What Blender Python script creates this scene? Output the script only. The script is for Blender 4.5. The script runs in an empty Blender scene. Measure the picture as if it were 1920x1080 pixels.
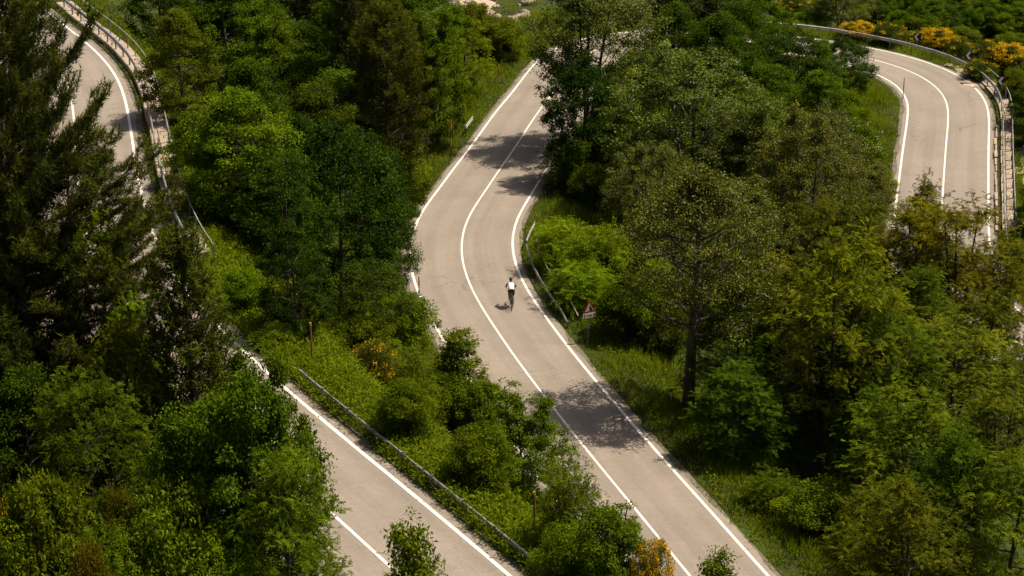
import bpy, bmesh, math, random
import numpy as np
from mathutils import Vector, Matrix
SC = bpy.context.scene
COL = SC.collection
R_ = math.radians

# ------------------------------------------------------------------ camera, sky, sun, exposure
cam_data = bpy.data.cameras.new('camera')
cam_data.lens = 70.0; cam_data.sensor_width = 36.0
cam_data.clip_start = 0.5; cam_data.clip_end = 6000.0
cam = bpy.data.objects.new('camera', cam_data); COL.objects.link(cam)
cam.location = (0, 0, 40.0); cam.rotation_euler = (R_(90 - 21), 0, 0)
SC.camera = cam

SUN_EL, SUN_AZ = 62.0, 74.0            # azimuth clockwise from +Y (the view direction)
world = bpy.data.worlds.new('World'); SC.world = world; world.use_nodes = True
wn = world.node_tree.nodes; wl = world.node_tree.links
sky = wn.new('ShaderNodeTexSky'); sky.sky_type = 'NISHITA'; sky.sun_disc = False
sky.sun_elevation = R_(SUN_EL); sky.sun_rotation = R_(SUN_AZ); sky.altitude = 900; sky.air_density = 0.4; sky.dust_density = 8.0; sky.ozone_density = 0.2
wn['Background'].inputs['Strength'].default_value = 0.085
wl.new(sky.outputs['Color'], wn['Background'].inputs['Color'])
sd = bpy.data.lights.new('sun', 'SUN'); sd.energy = 4.8; sd.angle = R_(0.5); sd.color = (1.0, 0.87, 0.70)
sun = bpy.data.objects.new('sun', sd); COL.objects.link(sun)
sv = Vector((math.cos(R_(SUN_EL))*math.sin(R_(SUN_AZ)), math.cos(R_(SUN_EL))*math.cos(R_(SUN_AZ)), math.sin(R_(SUN_EL))))
sun.rotation_euler = sv.to_track_quat('Z', 'Y').to_euler(); sun.location = (30, 20, 90)
SC.view_settings.view_transform = 'Standard'; SC.view_settings.look = 'None'
SC.view_settings.gamma = 1.0; SC.view_settings.exposure = 0.62; SC.view_settings.use_curve_mapping = False
SC.render.engine = 'CYCLES'
SC.cycles.max_bounces = 6; SC.cycles.diffuse_bounces = 3; SC.cycles.transmission_bounces = 4; SC.cycles.transparent_max_bounces = 4
# ------------------------------------------------------------------ layout tables (metres)
ROAD_MAIN=[(17.00,40.00,1.60),(16.35,41.90,1.56),(15.70,43.80,1.51),(15.06,45.70,1.47),(14.41,47.60,1.42),(13.76,49.50,1.38),(13.11,51.39,1.33),(12.46,53.29,1.29),(11.82,55.19,1.24),(11.18,57.09,1.20),(10.55,59.00,1.17),(9.92,60.91,1.14),(9.30,62.81,1.11),(8.68,64.72,1.08),(8.05,66.63,1.05),(7.43,68.54,1.02),(6.82,70.45,1.00),(6.22,72.36,1.00),(5.61,74.27,1.00),(4.99,76.18,1.00),(4.37,78.09,1.00),(3.76,80.00,1.00),(3.15,81.91,1.00),(2.56,83.83,1.00),(1.97,85.75,1.00),(1.39,87.67,1.00),(0.83,89.59,1.00),(0.27,91.52,1.00),(-0.26,93.46,1.00),(-0.77,95.40,1.00),(-1.27,97.34,1.00),(-1.74,99.29,1.00),(-2.16,101.25,1.00),(-2.50,103.23,1.00),(-2.75,105.22,1.00),(-2.90,107.21,1.00),(-2.93,109.22,1.00),(-2.86,111.22,1.00),(-2.66,113.21,1.00),(-2.35,115.19,1.00),(-1.96,117.16,1.00),(-1.56,119.13,1.00),(-1.18,121.10,1.00),(-0.79,123.06,1.00),(-0.38,125.03,1.00),(0.02,126.99,1.00),(0.41,128.96,1.00),(0.78,130.94,1.00),(1.16,132.91,1.00),(1.53,134.88,1.00),(1.94,136.84,1.00),(2.39,138.79,1.00),(2.83,140.75,1.00),(3.23,142.72,1.00),(3.63,144.68,1.00),(4.02,146.65,1.00),(4.44,148.61,1.00),(4.93,150.56,1.00),(5.57,152.45,1.00),(6.46,154.23,1.00),(7.68,155.78,1.00),(9.23,156.99,1.00),(11.02,157.86,0.99),(12.93,158.41,0.92),(14.90,158.78,0.80),(16.88,159.10,0.65),(18.86,159.37,0.49),(20.85,159.43,0.33),(22.84,159.25,0.17),(24.78,158.85,0.02),(26.62,158.13,-0.13),(28.33,157.12,-0.27),(29.85,155.85,-0.38),(31.10,154.32,-0.48),(32.04,152.58,-0.57),(32.66,150.70,-0.67),(32.97,148.73,-0.77),(33.01,146.74,-0.89),(32.80,144.76,-0.98),(32.43,142.79,-1.06),(32.01,140.82,-1.12),(31.57,138.87,-1.18),(31.11,136.91,-1.22),(30.67,134.96,-1.27),(30.23,133.00,-1.31),(29.79,131.04,-1.35),(29.36,129.08,-1.38),(28.92,127.12,-1.42),(28.49,125.16,-1.45),(28.06,123.20,-1.49),(27.63,121.24,-1.53),(27.20,119.28,-1.57),(26.81,117.32,-1.61),(26.49,115.34,-1.68),(26.20,113.35,-1.75),(25.96,111.36,-1.82),(25.78,109.36,-1.89),(25.75,107.37,-1.96),(26.02,105.41,-2.04),(26.65,103.55,-2.14),(27.69,101.88,-2.25),(29.06,100.47,-2.35),(30.64,99.24,-2.43),(32.30,98.12,-2.51),(34.03,97.12,-2.60),(35.80,96.18,-2.69),(37.59,95.27,-2.78),(39.43,94.48,-2.87),(41.30,93.76,-2.97),(43.18,93.06,-3.06),(45.06,92.35,-3.15)]
ROAD_UPPER=[(6.53,35.59,10.00),(5.53,37.34,10.06),(4.52,39.09,10.12),(3.52,40.84,10.19),(2.52,42.59,10.25),(1.52,44.34,10.30),(0.52,46.09,10.36),(-0.49,47.84,10.40),(-1.50,49.58,10.45),(-2.52,51.32,10.48),(-3.54,53.05,10.49),(-4.57,54.79,10.50),(-5.60,56.52,10.50),(-6.64,58.25,10.50),(-7.68,59.98,10.50),(-8.71,61.71,10.50),(-9.74,63.45,10.50),(-10.75,65.19,10.50),(-11.75,66.94,10.50),(-12.72,68.71,10.50),(-13.68,70.48,10.50),(-14.60,72.28,10.50),(-15.47,74.09,10.50),(-16.28,75.94,10.50),(-17.03,77.81,10.50),(-17.72,79.71,10.50),(-18.35,81.62,10.50),(-18.91,83.56,10.50),(-19.44,85.50,10.50),(-19.94,87.46,10.50),(-20.43,89.41,10.50),(-20.90,91.37,10.50),(-21.35,93.34,10.50),(-21.78,95.31,10.50),(-22.22,97.28,10.50),(-22.66,99.24,10.50),(-23.10,101.21,10.50),(-23.55,103.18,10.50),(-24.03,105.14,10.50),(-24.54,107.08,10.50),(-25.12,109.02,10.50),(-25.77,110.93,10.50),(-26.48,112.81,10.50),(-27.27,114.66,10.50),(-28.11,116.50,10.50),(-29.00,118.31,10.50),(-29.91,120.11,10.50),(-30.83,121.90,10.50),(-31.74,123.70,10.50),(-32.64,125.51,10.50),(-33.53,127.31,10.52),(-34.40,129.13,10.54),(-35.27,130.95,10.59),(-36.11,132.78,10.64),(-36.91,134.63,10.68),(-37.65,136.51,10.73),(-38.35,138.40,10.77),(-39.02,140.30,10.80),(-39.69,142.20,10.84),(-40.36,144.11,10.88)]
POLES = [(-7.51, 68.74, 10.36, 1.87, 'rust', 'rusty snow pole standing in the bright weeds of the bank'), (0.69, 55.43, 10.27, 1.68, 'rust', 'rusty snow pole beside the nearest end of the guardrail'), (-5.04, 100.8, 0.94, 1.05, 'y', 'short yellow pole tip at the left edge of the bend'), (-4.03, 126.28, 0.92, 2.45, 'y', 'striped pole on the verge between the tiny guardrail piece and the sign back'), (-0.99, 143.3, 0.9, 1.83, 'y', 'striped pole at the top of the middle road verge'), (-23.57, 118.41, 10.28, 1.9, 'rust', 'rusty pole behind the top of the curved guardrail'), (-18.64, 98.43, 10.42, 2.02, 'rust', 'rusty pole fixed to the concrete kerb in the middle of the curved guardrail'), (-15.38, 85.79, 10.41, 1.95, 'rust', 'rusty pole at the lower end of the curved guardrail'), (29.78, 146.78, -0.92, 1.66, 'd', 'thin dark pole at the inner edge of the far hairpin'), (25.58, 128.79, -1.48, 1.05, 'y', 'striped pole low on the hairpin grass slope'), (0.42, 153.5, 0.95, 1.36, 'y', 'faint striped pole under the many stemmed poplar')]
CHEVRONS = [(22.76, 167.39, 0.03, 0.05, -1, 'chevron board pointing the other way at the top of the far hairpin', 0.81), (33.48, 160.98, -0.79, -0.05, 1, 'chevron board nearest the tall far poplar, above the far guardrail', 0.92), (36.46, 154.88, -0.76, -0.12, 1, 'middle chevron board of the far hairpin, set in the broom', 0.87), (37.23, 146.97, -0.96, -0.2, 1, 'lowest chevron board on the far hairpin, by the handrail', 1.09)]
ROCK_SIGN = (3.92, 93.92, 0.9, 0.5)
SIGN_BACKS = [(-5.45, 122.97, 0.94, 0.45, 'brown back of a triangular sign on the left verge of the middle road'), (8.59, 82.31, 0.78, -0.3, 'dark back of a triangular sign under the trees on the shaded grass')]
CYCLIST = (-0.04, 98.75, 1.0, 0.06)
# (prototype, name, x, y, z, height, crown width, turn, leaf tint, label, category, group)
PLANTS = [
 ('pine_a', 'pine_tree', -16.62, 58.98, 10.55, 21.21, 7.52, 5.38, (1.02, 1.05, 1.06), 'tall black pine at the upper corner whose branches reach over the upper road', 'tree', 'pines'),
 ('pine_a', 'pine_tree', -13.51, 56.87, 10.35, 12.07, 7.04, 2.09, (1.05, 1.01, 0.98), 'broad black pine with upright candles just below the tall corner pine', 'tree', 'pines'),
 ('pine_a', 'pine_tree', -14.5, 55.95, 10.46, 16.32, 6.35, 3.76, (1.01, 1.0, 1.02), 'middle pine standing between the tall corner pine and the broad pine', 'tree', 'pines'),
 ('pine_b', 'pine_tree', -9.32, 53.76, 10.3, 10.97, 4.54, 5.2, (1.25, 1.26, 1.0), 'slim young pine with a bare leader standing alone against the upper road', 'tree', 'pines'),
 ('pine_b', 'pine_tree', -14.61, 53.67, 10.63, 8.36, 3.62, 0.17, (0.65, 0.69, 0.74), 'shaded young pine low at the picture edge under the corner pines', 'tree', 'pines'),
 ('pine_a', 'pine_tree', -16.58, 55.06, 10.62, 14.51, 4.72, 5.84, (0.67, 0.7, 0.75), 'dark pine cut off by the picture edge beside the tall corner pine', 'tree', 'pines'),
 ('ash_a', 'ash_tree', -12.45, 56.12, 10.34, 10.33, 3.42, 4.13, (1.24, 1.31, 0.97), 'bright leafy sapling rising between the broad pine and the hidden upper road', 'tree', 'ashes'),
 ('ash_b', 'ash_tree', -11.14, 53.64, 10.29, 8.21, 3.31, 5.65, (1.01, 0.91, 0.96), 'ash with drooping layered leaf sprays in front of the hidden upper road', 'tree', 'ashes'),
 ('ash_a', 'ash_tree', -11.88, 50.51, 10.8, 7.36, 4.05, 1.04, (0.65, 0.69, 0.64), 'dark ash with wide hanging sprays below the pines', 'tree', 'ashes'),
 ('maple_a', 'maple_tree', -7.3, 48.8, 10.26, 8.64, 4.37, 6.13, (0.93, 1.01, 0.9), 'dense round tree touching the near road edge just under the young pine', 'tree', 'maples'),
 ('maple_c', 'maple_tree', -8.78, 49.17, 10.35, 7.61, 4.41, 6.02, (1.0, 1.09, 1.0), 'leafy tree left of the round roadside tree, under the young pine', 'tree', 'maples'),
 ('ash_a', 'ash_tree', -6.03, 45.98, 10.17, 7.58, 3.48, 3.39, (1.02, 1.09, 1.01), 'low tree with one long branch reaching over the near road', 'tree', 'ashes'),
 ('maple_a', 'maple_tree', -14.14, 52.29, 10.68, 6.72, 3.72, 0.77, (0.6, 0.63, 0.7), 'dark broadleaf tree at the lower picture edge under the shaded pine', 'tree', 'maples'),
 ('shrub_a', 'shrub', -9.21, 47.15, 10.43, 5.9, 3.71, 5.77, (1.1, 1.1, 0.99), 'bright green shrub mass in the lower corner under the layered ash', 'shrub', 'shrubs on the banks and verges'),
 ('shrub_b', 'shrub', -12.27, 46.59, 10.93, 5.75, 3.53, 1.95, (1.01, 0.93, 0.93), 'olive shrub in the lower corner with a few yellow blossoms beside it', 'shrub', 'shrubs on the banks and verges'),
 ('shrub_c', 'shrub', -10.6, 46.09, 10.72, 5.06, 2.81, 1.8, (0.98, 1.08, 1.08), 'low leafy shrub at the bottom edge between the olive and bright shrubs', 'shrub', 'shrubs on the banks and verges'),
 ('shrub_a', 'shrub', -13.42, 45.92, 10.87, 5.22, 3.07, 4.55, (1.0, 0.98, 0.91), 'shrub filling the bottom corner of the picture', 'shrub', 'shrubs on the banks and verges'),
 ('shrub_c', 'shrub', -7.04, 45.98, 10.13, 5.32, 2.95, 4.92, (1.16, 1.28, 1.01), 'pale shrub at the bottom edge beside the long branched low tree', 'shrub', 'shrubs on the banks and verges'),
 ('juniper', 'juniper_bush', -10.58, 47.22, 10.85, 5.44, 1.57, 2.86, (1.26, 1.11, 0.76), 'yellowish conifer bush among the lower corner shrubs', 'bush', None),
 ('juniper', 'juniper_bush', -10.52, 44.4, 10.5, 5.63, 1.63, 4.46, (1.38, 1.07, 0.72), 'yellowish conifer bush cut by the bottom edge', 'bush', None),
 ('broom', 'broom_bush', -13.75, 47.67, 10.94, 4.65, 1.15, 2.93, (1.06, 1.0, 1.0), 'sparse yellow broom at the picture edge above the corner shrub', 'broom bush', 'yellow broom bushes'),
 ('broom', 'broom_bush', -7.18, 45.98, 10.13, 4.54, 1.13, 1.95, (0.91, 0.92, 1.07), 'yellow broom tips at the bottom edge beside the near road', 'broom bush', 'yellow broom bushes'),
 ('maple_c', 'maple_tree', -6.83, 49.56, 10.29, 9.07, 3.46, 4.98, (0.93, 0.93, 0.89), 'loose tree between the slim young pine and the near road edge', 'tree', 'maples'),
 ('maple_a', 'maple_tree', -11.92, 56.21, 10.3, 7.69, 2.8, 5.84, (1.13, 1.2, 0.92), 'leafy tree filling the gap between broad pine and slim young pine', 'tree', 'maples'),
 ('shrub_c', 'shrub', -9.6, 55.36, 10.33, 6.62, 2.0, 3.19, (0.68, 0.65, 0.69), 'dark undergrowth shrub at the foot of the slim young pine', 'shrub', 'shrubs on the banks and verges'),
 ('shrub_b', 'shrub', -11.56, 58.68, 10.33, 3.75, 3.29, 6.07, (1.08, 0.91, 1.0), 'shrub in front of the layered ash beside the hidden upper road', 'shrub', 'shrubs on the banks and verges'),
 ('sapling_a', 'sapling', -2.53, 43.31, 10.16, 7.44, 1.86, 3.94, (1.23, 1.15, 0.82), 'slender sapling standing up in front of the near road', 'sapling', 'saplings beside the roads'),
 ('shrub_c', 'shrub', -2.61, 43.42, 10.16, 6.21, 2.27, 2.41, (1.23, 1.21, 1.07), 'bushy base growth round the slender sapling at the bottom edge', 'shrub', 'shrubs on the banks and verges'),
 ('maple_b', 'maple_tree', -17.37, 101.72, 9.69, 6.76, 4.47, 1.61, (1.08, 0.9, 0.97), 'rounded tree just outside the curved guardrail near the top of the picture', 'tree', 'maples'),
 ('maple_a', 'maple_tree', -18.33, 124.86, 4.97, 8.02, 6.14, 0.7, (0.98, 1.06, 0.96), 'broadleaf tree at the top edge right of the curved guardrail', 'tree', 'maples'),
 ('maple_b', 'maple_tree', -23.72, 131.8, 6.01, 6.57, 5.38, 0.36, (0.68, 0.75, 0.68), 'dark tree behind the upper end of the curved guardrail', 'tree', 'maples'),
 ('maple_a', 'maple_tree', -12.79, 86.58, 9.33, 6.96, 5.8, 6.13, (1.29, 1.29, 0.93), 'large bright rounded maple in the middle of the wood between the roads', 'tree', 'maples'),
 ('maple_c', 'maple_tree', -14.55, 121.18, 3.2, 8.59, 6.33, 3.56, (1.0, 1.0, 1.06), 'maple with lobed clumps at the top of the wood left of the dark pine', 'tree', 'maples'),
 ('maple_a', 'maple_tree', -10.35, 115.21, 2.99, 6.64, 6.39, 3.01, (1.0, 1.08, 0.99), 'broad green tree in front of the dark pine in the wood', 'tree', 'maples'),
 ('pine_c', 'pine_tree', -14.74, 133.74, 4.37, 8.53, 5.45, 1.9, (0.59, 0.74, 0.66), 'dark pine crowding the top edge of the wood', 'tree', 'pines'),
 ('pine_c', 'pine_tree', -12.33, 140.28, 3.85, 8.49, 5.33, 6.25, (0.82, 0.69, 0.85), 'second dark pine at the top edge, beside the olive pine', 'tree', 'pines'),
 ('pine_c', 'pine_tree', -7.59, 114.21, 0.96, 13.08, 5.68, 5.39, (1.34, 1.27, 0.93), 'tall olive pine with fine brushy texture in the middle wood', 'tree', 'pines'),
 ('pine_c', 'pine_tree', -9.08, 120.27, 2.77, 11.87, 4.94, 3.16, (0.95, 1.06, 0.9), 'olive pine behind the tall brushy pine at the top edge', 'tree', 'pines'),
 ('maple_c', 'maple_tree', -4.94, 128.22, 0.87, 9.64, 5.64, 5.81, (1.26, 1.25, 0.97), 'bright green tree at the top of the wood nearest the middle road', 'tree', 'maples'),
 ('ash_b', 'ash_tree', -3.42, 140.57, 0.96, 6.13, 4.24, 1.95, (1.21, 1.19, 1.05), 'light leafy tree next to the grass verge at the top of the middle road', 'tree', 'ashes'),
 ('maple_a', 'maple_tree', -6.07, 137.09, 1.95, 9.16, 5.98, 1.03, (0.99, 1.08, 1.1), 'green tree at the top edge between olive pine and middle road', 'tree', 'maples'),
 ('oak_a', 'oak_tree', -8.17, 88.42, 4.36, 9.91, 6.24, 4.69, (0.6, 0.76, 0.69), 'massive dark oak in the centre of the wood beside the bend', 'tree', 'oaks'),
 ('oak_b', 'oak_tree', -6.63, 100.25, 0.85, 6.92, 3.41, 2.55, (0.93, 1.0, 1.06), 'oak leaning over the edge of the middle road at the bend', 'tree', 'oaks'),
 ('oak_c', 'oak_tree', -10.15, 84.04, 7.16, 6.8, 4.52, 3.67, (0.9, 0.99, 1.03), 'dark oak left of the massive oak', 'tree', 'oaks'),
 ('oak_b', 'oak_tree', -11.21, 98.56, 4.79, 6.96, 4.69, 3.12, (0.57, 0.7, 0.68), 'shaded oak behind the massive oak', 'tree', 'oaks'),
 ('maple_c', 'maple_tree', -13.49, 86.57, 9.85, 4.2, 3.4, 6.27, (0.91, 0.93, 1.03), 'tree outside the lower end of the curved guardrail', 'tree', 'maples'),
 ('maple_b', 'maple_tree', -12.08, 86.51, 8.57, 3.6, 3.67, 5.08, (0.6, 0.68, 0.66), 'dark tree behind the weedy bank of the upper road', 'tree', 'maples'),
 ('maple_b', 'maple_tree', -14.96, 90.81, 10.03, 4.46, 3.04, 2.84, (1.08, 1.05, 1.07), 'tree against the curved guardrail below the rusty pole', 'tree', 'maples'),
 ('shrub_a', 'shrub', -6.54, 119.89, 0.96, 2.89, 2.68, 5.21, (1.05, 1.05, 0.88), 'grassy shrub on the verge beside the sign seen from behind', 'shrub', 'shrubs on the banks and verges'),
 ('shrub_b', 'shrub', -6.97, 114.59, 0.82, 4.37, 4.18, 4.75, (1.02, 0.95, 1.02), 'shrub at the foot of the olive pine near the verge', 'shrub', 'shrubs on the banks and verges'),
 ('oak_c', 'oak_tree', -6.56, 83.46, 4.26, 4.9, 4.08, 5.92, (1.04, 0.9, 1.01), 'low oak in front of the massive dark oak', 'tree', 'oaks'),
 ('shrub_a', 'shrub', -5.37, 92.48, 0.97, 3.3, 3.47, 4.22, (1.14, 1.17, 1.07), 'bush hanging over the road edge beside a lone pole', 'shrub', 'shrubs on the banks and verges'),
 ('shrub_b', 'shrub', -6.45, 81.99, 4.61, 2.57, 3.09, 3.97, (1.04, 0.98, 0.84), 'bush with yellowing top on the bank below the dark oaks', 'shrub', 'shrubs on the banks and verges'),
 ('broom', 'broom_bush', -5.81, 76.3, 5.97, 2.29, 2.0, 2.86, (1.09, 0.92, 1.08), 'broom with faded flowers on the bank between the roads', 'broom bush', 'yellow broom bushes'),
 ('broom', 'broom_bush', -8.71, 73.42, 9.93, 2.14, 1.9, 4.69, (1.02, 1.07, 0.93), 'orange yellow broom at the top of the weedy bank under the dark oaks', 'broom bush', 'yellow broom bushes'),
 ('shrub_c', 'shrub', -4.65, 79.12, 3.83, 3.02, 3.0, 4.05, (0.96, 0.92, 1.09), 'dark green shrub beside the faded broom on the bank', 'shrub', 'shrubs on the banks and verges'),
 ('sapling_a', 'sapling', -2.36, 84.5, 0.85, 4.94, 2.71, 2.35, (1.09, 1.0, 1.08), 'fine leaved young tree in front of the middle road left edge', 'sapling', 'saplings beside the roads'),
 ('shrub_a', 'shrub', -3.19, 83.23, 1.17, 2.91, 3.65, 1.87, (1.09, 1.09, 0.87), 'olive shrub at the foot of the fine leaved young tree', 'shrub', 'shrubs on the banks and verges'),
 ('shrub_b', 'shrub', -1.22, 82.24, 0.84, 3.01, 2.66, 1.72, (0.99, 1.08, 1.02), 'shrub partly hiding the left line of the middle road', 'shrub', 'shrubs on the banks and verges'),
 ('shrub_b', 'shrub', -3.69, 62.41, 10.25, 2.3, 2.38, 5.55, (1.0, 1.0, 0.96), 'shrub on the bank above the nearest guardrail, under the olive shrub', 'shrub', 'shrubs on the banks and verges'),
 ('maple_c', 'maple_tree', 0.56, 74.77, 0.87, 5.78, 4.31, 1.98, (1.2, 1.2, 0.91), 'dense bright bush tree on the bank between the two roads near the bottom', 'tree', 'maples'),
 ('shrub_a', 'shrub', -0.97, 59.03, 10.1, 2.5, 2.62, 5.18, (0.93, 0.93, 0.91), 'bush left of the dense bright bush tree behind the guardrail', 'shrub', 'shrubs on the banks and verges'),
 ('shrub_c', 'shrub', 1.82, 54.57, 9.92, 3.68, 1.96, 4.79, (1.03, 1.01, 0.96), 'leafy bush at the right shoulder of the dense bright bush tree', 'shrub', 'shrubs on the banks and verges'),
 ('sapling_b', 'sapling', 0.0, 78.5, 0.83, 5.03, 1.85, 1.45, (1.26, 1.27, 0.94), 'half bare sapling sticking out above the dense bright bush tree', 'sapling', 'saplings beside the roads'),
 ('shrub_b', 'shrub', 2.68, 51.56, 10.18, 3.07, 2.65, 0.83, (0.98, 1.06, 1.06), 'bush beside the yellow broom at the bottom of the bank', 'shrub', 'shrubs on the banks and verges'),
 ('sapling_b', 'sapling', 3.23, 52.82, 9.53, 3.44, 1.11, 4.65, (0.93, 1.04, 0.96), 'twin tipped sapling above the bush beside the yellow broom', 'sapling', 'saplings beside the roads'),
 ('broom_b', 'broom_bush', 3.97, 50.89, 9.83, 2.8, 1.27, 2.36, (0.94, 1.08, 0.94), 'bright yellow broom in full flower at the edge of the middle road', 'broom bush', 'yellow broom bushes'),
 ('shrub_a', 'shrub', 1.59, 52.35, 10.28, 2.05, 2.06, 0.84, (1.13, 1.2, 1.01), 'light shrub behind the nearest end of the guardrail', 'shrub', 'shrubs on the banks and verges'),
 ('sapling_a', 'sapling', 5.68, 47.08, 9.93, 4.49, 1.51, 5.36, (1.03, 0.97, 0.87), 'brownish sapling tip showing in front of the middle road at the bottom edge', 'sapling', 'saplings beside the roads'),
 ('poplar_a', 'poplar_tree', 5.02, 128.41, 0.81, 13.34, 10.18, 4.95, (0.93, 1.01, 1.04), 'many stemmed poplar at the head of the middle road', 'tree', 'poplars'),
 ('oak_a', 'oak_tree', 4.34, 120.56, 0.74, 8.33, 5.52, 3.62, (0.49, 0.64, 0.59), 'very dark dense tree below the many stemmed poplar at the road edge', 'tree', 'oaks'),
 ('shrub_c', 'shrub', 3.77, 119.62, 0.79, 3.14, 3.85, 1.57, (0.92, 1.07, 0.96), 'leafy bush at the road edge under the very dark tree', 'shrub', 'shrubs on the banks and verges'),
 ('shrub_a', 'shrub', 5.11, 116.66, 0.61, 2.75, 3.61, 5.24, (0.94, 0.94, 0.89), 'olive bush on the shaded grass below the very dark tree', 'shrub', 'shrubs on the banks and verges'),
 ('shrub_b', 'shrub', -10.83, 73.9, 10.32, 2.02, 2.12, 2.2, (1.09, 1.28, 0.95), 'bush on the bank just right of the slim young pine', 'shrub', 'shrubs on the banks and verges'),
 ('shrub_a', 'shrub', -9.29, 70.79, 10.33, 1.0, 1.95, 6.26, (1.09, 1.1, 1.01), 'bush swallowing the far end of the straight weathered guardrail', 'shrub', 'shrubs on the banks and verges'),
 ('maple_c', 'maple_tree', 7.23, 122.31, -0.02, 6.73, 4.08, 4.34, (1.25, 1.31, 0.95), 'bright tree right of the very dark tree', 'tree', 'maples'),
 ('maple_a', 'maple_tree', 8.6, 134.48, 0.72, 5.35, 4.08, 1.12, (1.22, 1.14, 1.07), 'bright tree behind the top of the large willow', 'tree', 'maples'),
 ('shrub_a', 'shrub', -0.83, 151.49, 0.96, 3.37, 4.56, 5.43, (0.99, 0.93, 0.87), 'scrubby bush below the rocky bank at the top edge', 'shrub', 'shrubs on the banks and verges'),
 ('shrub_b', 'shrub', -2.91, 151.79, 1.73, 3.58, 3.73, 4.05, (1.09, 0.91, 0.91), 'brownish scrub beside the rocky bank at the top edge', 'shrub', 'shrubs on the banks and verges'),
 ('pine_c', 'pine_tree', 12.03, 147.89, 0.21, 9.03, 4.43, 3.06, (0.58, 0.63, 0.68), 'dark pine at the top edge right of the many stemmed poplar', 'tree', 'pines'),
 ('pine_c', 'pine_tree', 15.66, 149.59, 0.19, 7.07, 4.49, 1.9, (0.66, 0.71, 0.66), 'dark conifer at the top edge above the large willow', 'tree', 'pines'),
 ('maple_a', 'maple_tree', 18.75, 147.64, -0.14, 7.41, 6.05, 2.57, (0.9, 0.98, 0.96), 'green tree at the top edge right of the dark conifer', 'tree', 'maples'),
 ('oak_c', 'oak_tree', 20.15, 139.39, -0.71, 6.71, 6.14, 5.99, (0.66, 0.71, 0.73), 'dark green tree left of the far hairpin', 'tree', 'oaks'),
 ('maple_c', 'maple_tree', 22.14, 140.28, -0.64, 5.96, 5.02, 0.32, (0.94, 1.04, 1.0), 'tree hiding the left end of the far hairpin', 'tree', 'maples'),
 ('oak_a', 'oak_tree', 24.78, 144.64, -0.97, 5.46, 4.77, 4.97, (0.77, 0.92, 0.81), 'dark oak covering the far end of the hairpin', 'tree', 'oaks'),
 ('willow_b', 'willow_tree', 28.13, 168.08, -1.06, 6.34, 6.38, 5.75, (1.25, 1.21, 0.97), 'tall poplar beyond the far guardrail at the top edge', 'tree', 'willows of the right wood'),
 ('willow_a', 'willow_tree', 10.8, 115.37, -0.5, 11.86, 11.22, 1.52, (1.03, 1.22, 1.02), 'large olive willow filling the middle of the right wood', 'tree', 'willows of the right wood'),
 ('willow_b', 'willow_tree', 7.71, 118.59, -0.19, 6.56, 5.3, 1.26, (1.14, 1.12, 1.06), 'light willow between the large willow and the middle road', 'tree', 'willows of the right wood'),
 ('poplar_b', 'poplar_tree', 8.37, 86.25, 0.36, 12.66, 8.13, 4.8, (1.01, 0.95, 0.81), 'tall tree with a thick forked trunk visible above the grass', 'tree', 'poplars'),
 ('willow_a', 'willow_tree', 7.94, 108.93, -0.53, 7.91, 6.13, 2.73, (1.05, 1.07, 0.97), 'rounded willow filling the wood behind the tall forked tree', 'tree', 'willows of the right wood'),
 ('willow_b', 'willow_tree', 12.62, 103.0, -1.17, 8.06, 6.72, 3.16, (1.09, 1.11, 0.9), 'rounded willow between the tall forked tree and the grey brown willow', 'tree', 'willows of the right wood'),
 ('willow_a', 'willow_tree', 14.18, 99.79, -1.45, 7.3, 5.13, 5.76, (1.11, 1.09, 0.97), 'low willow behind the yellow green locust', 'tree', 'willows of the right wood'),
 ('willow_b', 'willow_tree', 14.7, 112.18, -0.73, 9.88, 7.22, 1.13, (1.02, 1.21, 1.0), 'olive willow right of the largest willow', 'tree', 'willows of the right wood'),
 ('willow_a', 'willow_tree', 16.99, 108.89, -1.18, 10.6, 7.64, 1.69, (1.24, 1.11, 1.0), 'grey brown willow with thin twigs left of the hairpin grass', 'tree', 'willows of the right wood'),
 ('maple_b', 'maple_tree', 20.44, 127.71, -1.02, 7.36, 5.32, 2.65, (0.98, 1.01, 0.91), 'green tree behind the grey brown willow', 'tree', 'maples'),
 ('maple_a', 'maple_tree', 17.42, 129.62, -0.48, 6.68, 5.39, 4.35, (0.95, 1.0, 1.08), 'green tree behind the olive willow', 'tree', 'maples'),
 ('hawthorn', 'hawthorn_bush', 23.21, 129.14, -1.48, 3.94, 3.96, 0.11, (1.03, 1.07, 1.09), 'hawthorn sprinkled with white blossom beside the hairpin grass', 'bush', None),
 ('shrub_a', 'shrub', 23.62, 122.95, -1.68, 2.89, 2.77, 1.32, (1.21, 1.2, 0.98), 'rounded shrub at the lower end of the hairpin grass', 'shrub', 'shrubs on the banks and verges'),
 ('shrub_b', 'shrub', 23.0, 133.81, -1.0, 4.21, 4.09, 5.8, (1.07, 1.07, 0.97), 'bush on the grass slope behind the hawthorn', 'shrub', 'shrubs on the banks and verges'),
 ('willow_b', 'willow_tree', 20.95, 112.77, -1.96, 6.71, 5.73, 0.07, (1.08, 0.94, 0.87), 'thin olive tree beneath the hairpin grass', 'tree', 'willows of the right wood'),
 ('locust_a', 'locust_tree', 14.6, 82.98, -0.9, 11.99, 6.47, 2.85, (1.14, 1.2, 0.86), 'yellow green locust with slender dark trunks in the middle of the right wood', 'tree', 'locusts of the right wood'),
 ('locust_b', 'locust_tree', 13.23, 94.49, -1.06, 6.73, 4.62, 4.5, (1.02, 0.96, 0.98), 'feathery locust behind the yellow green one, beside the thick trunk', 'tree', 'locusts of the right wood'),
 ('locust_a', 'locust_tree', 21.04, 99.21, -1.86, 9.09, 6.51, 0.13, (1.27, 1.13, 1.06), 'locust standing in front of the lower hairpin road', 'tree', 'locusts of the right wood'),
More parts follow.
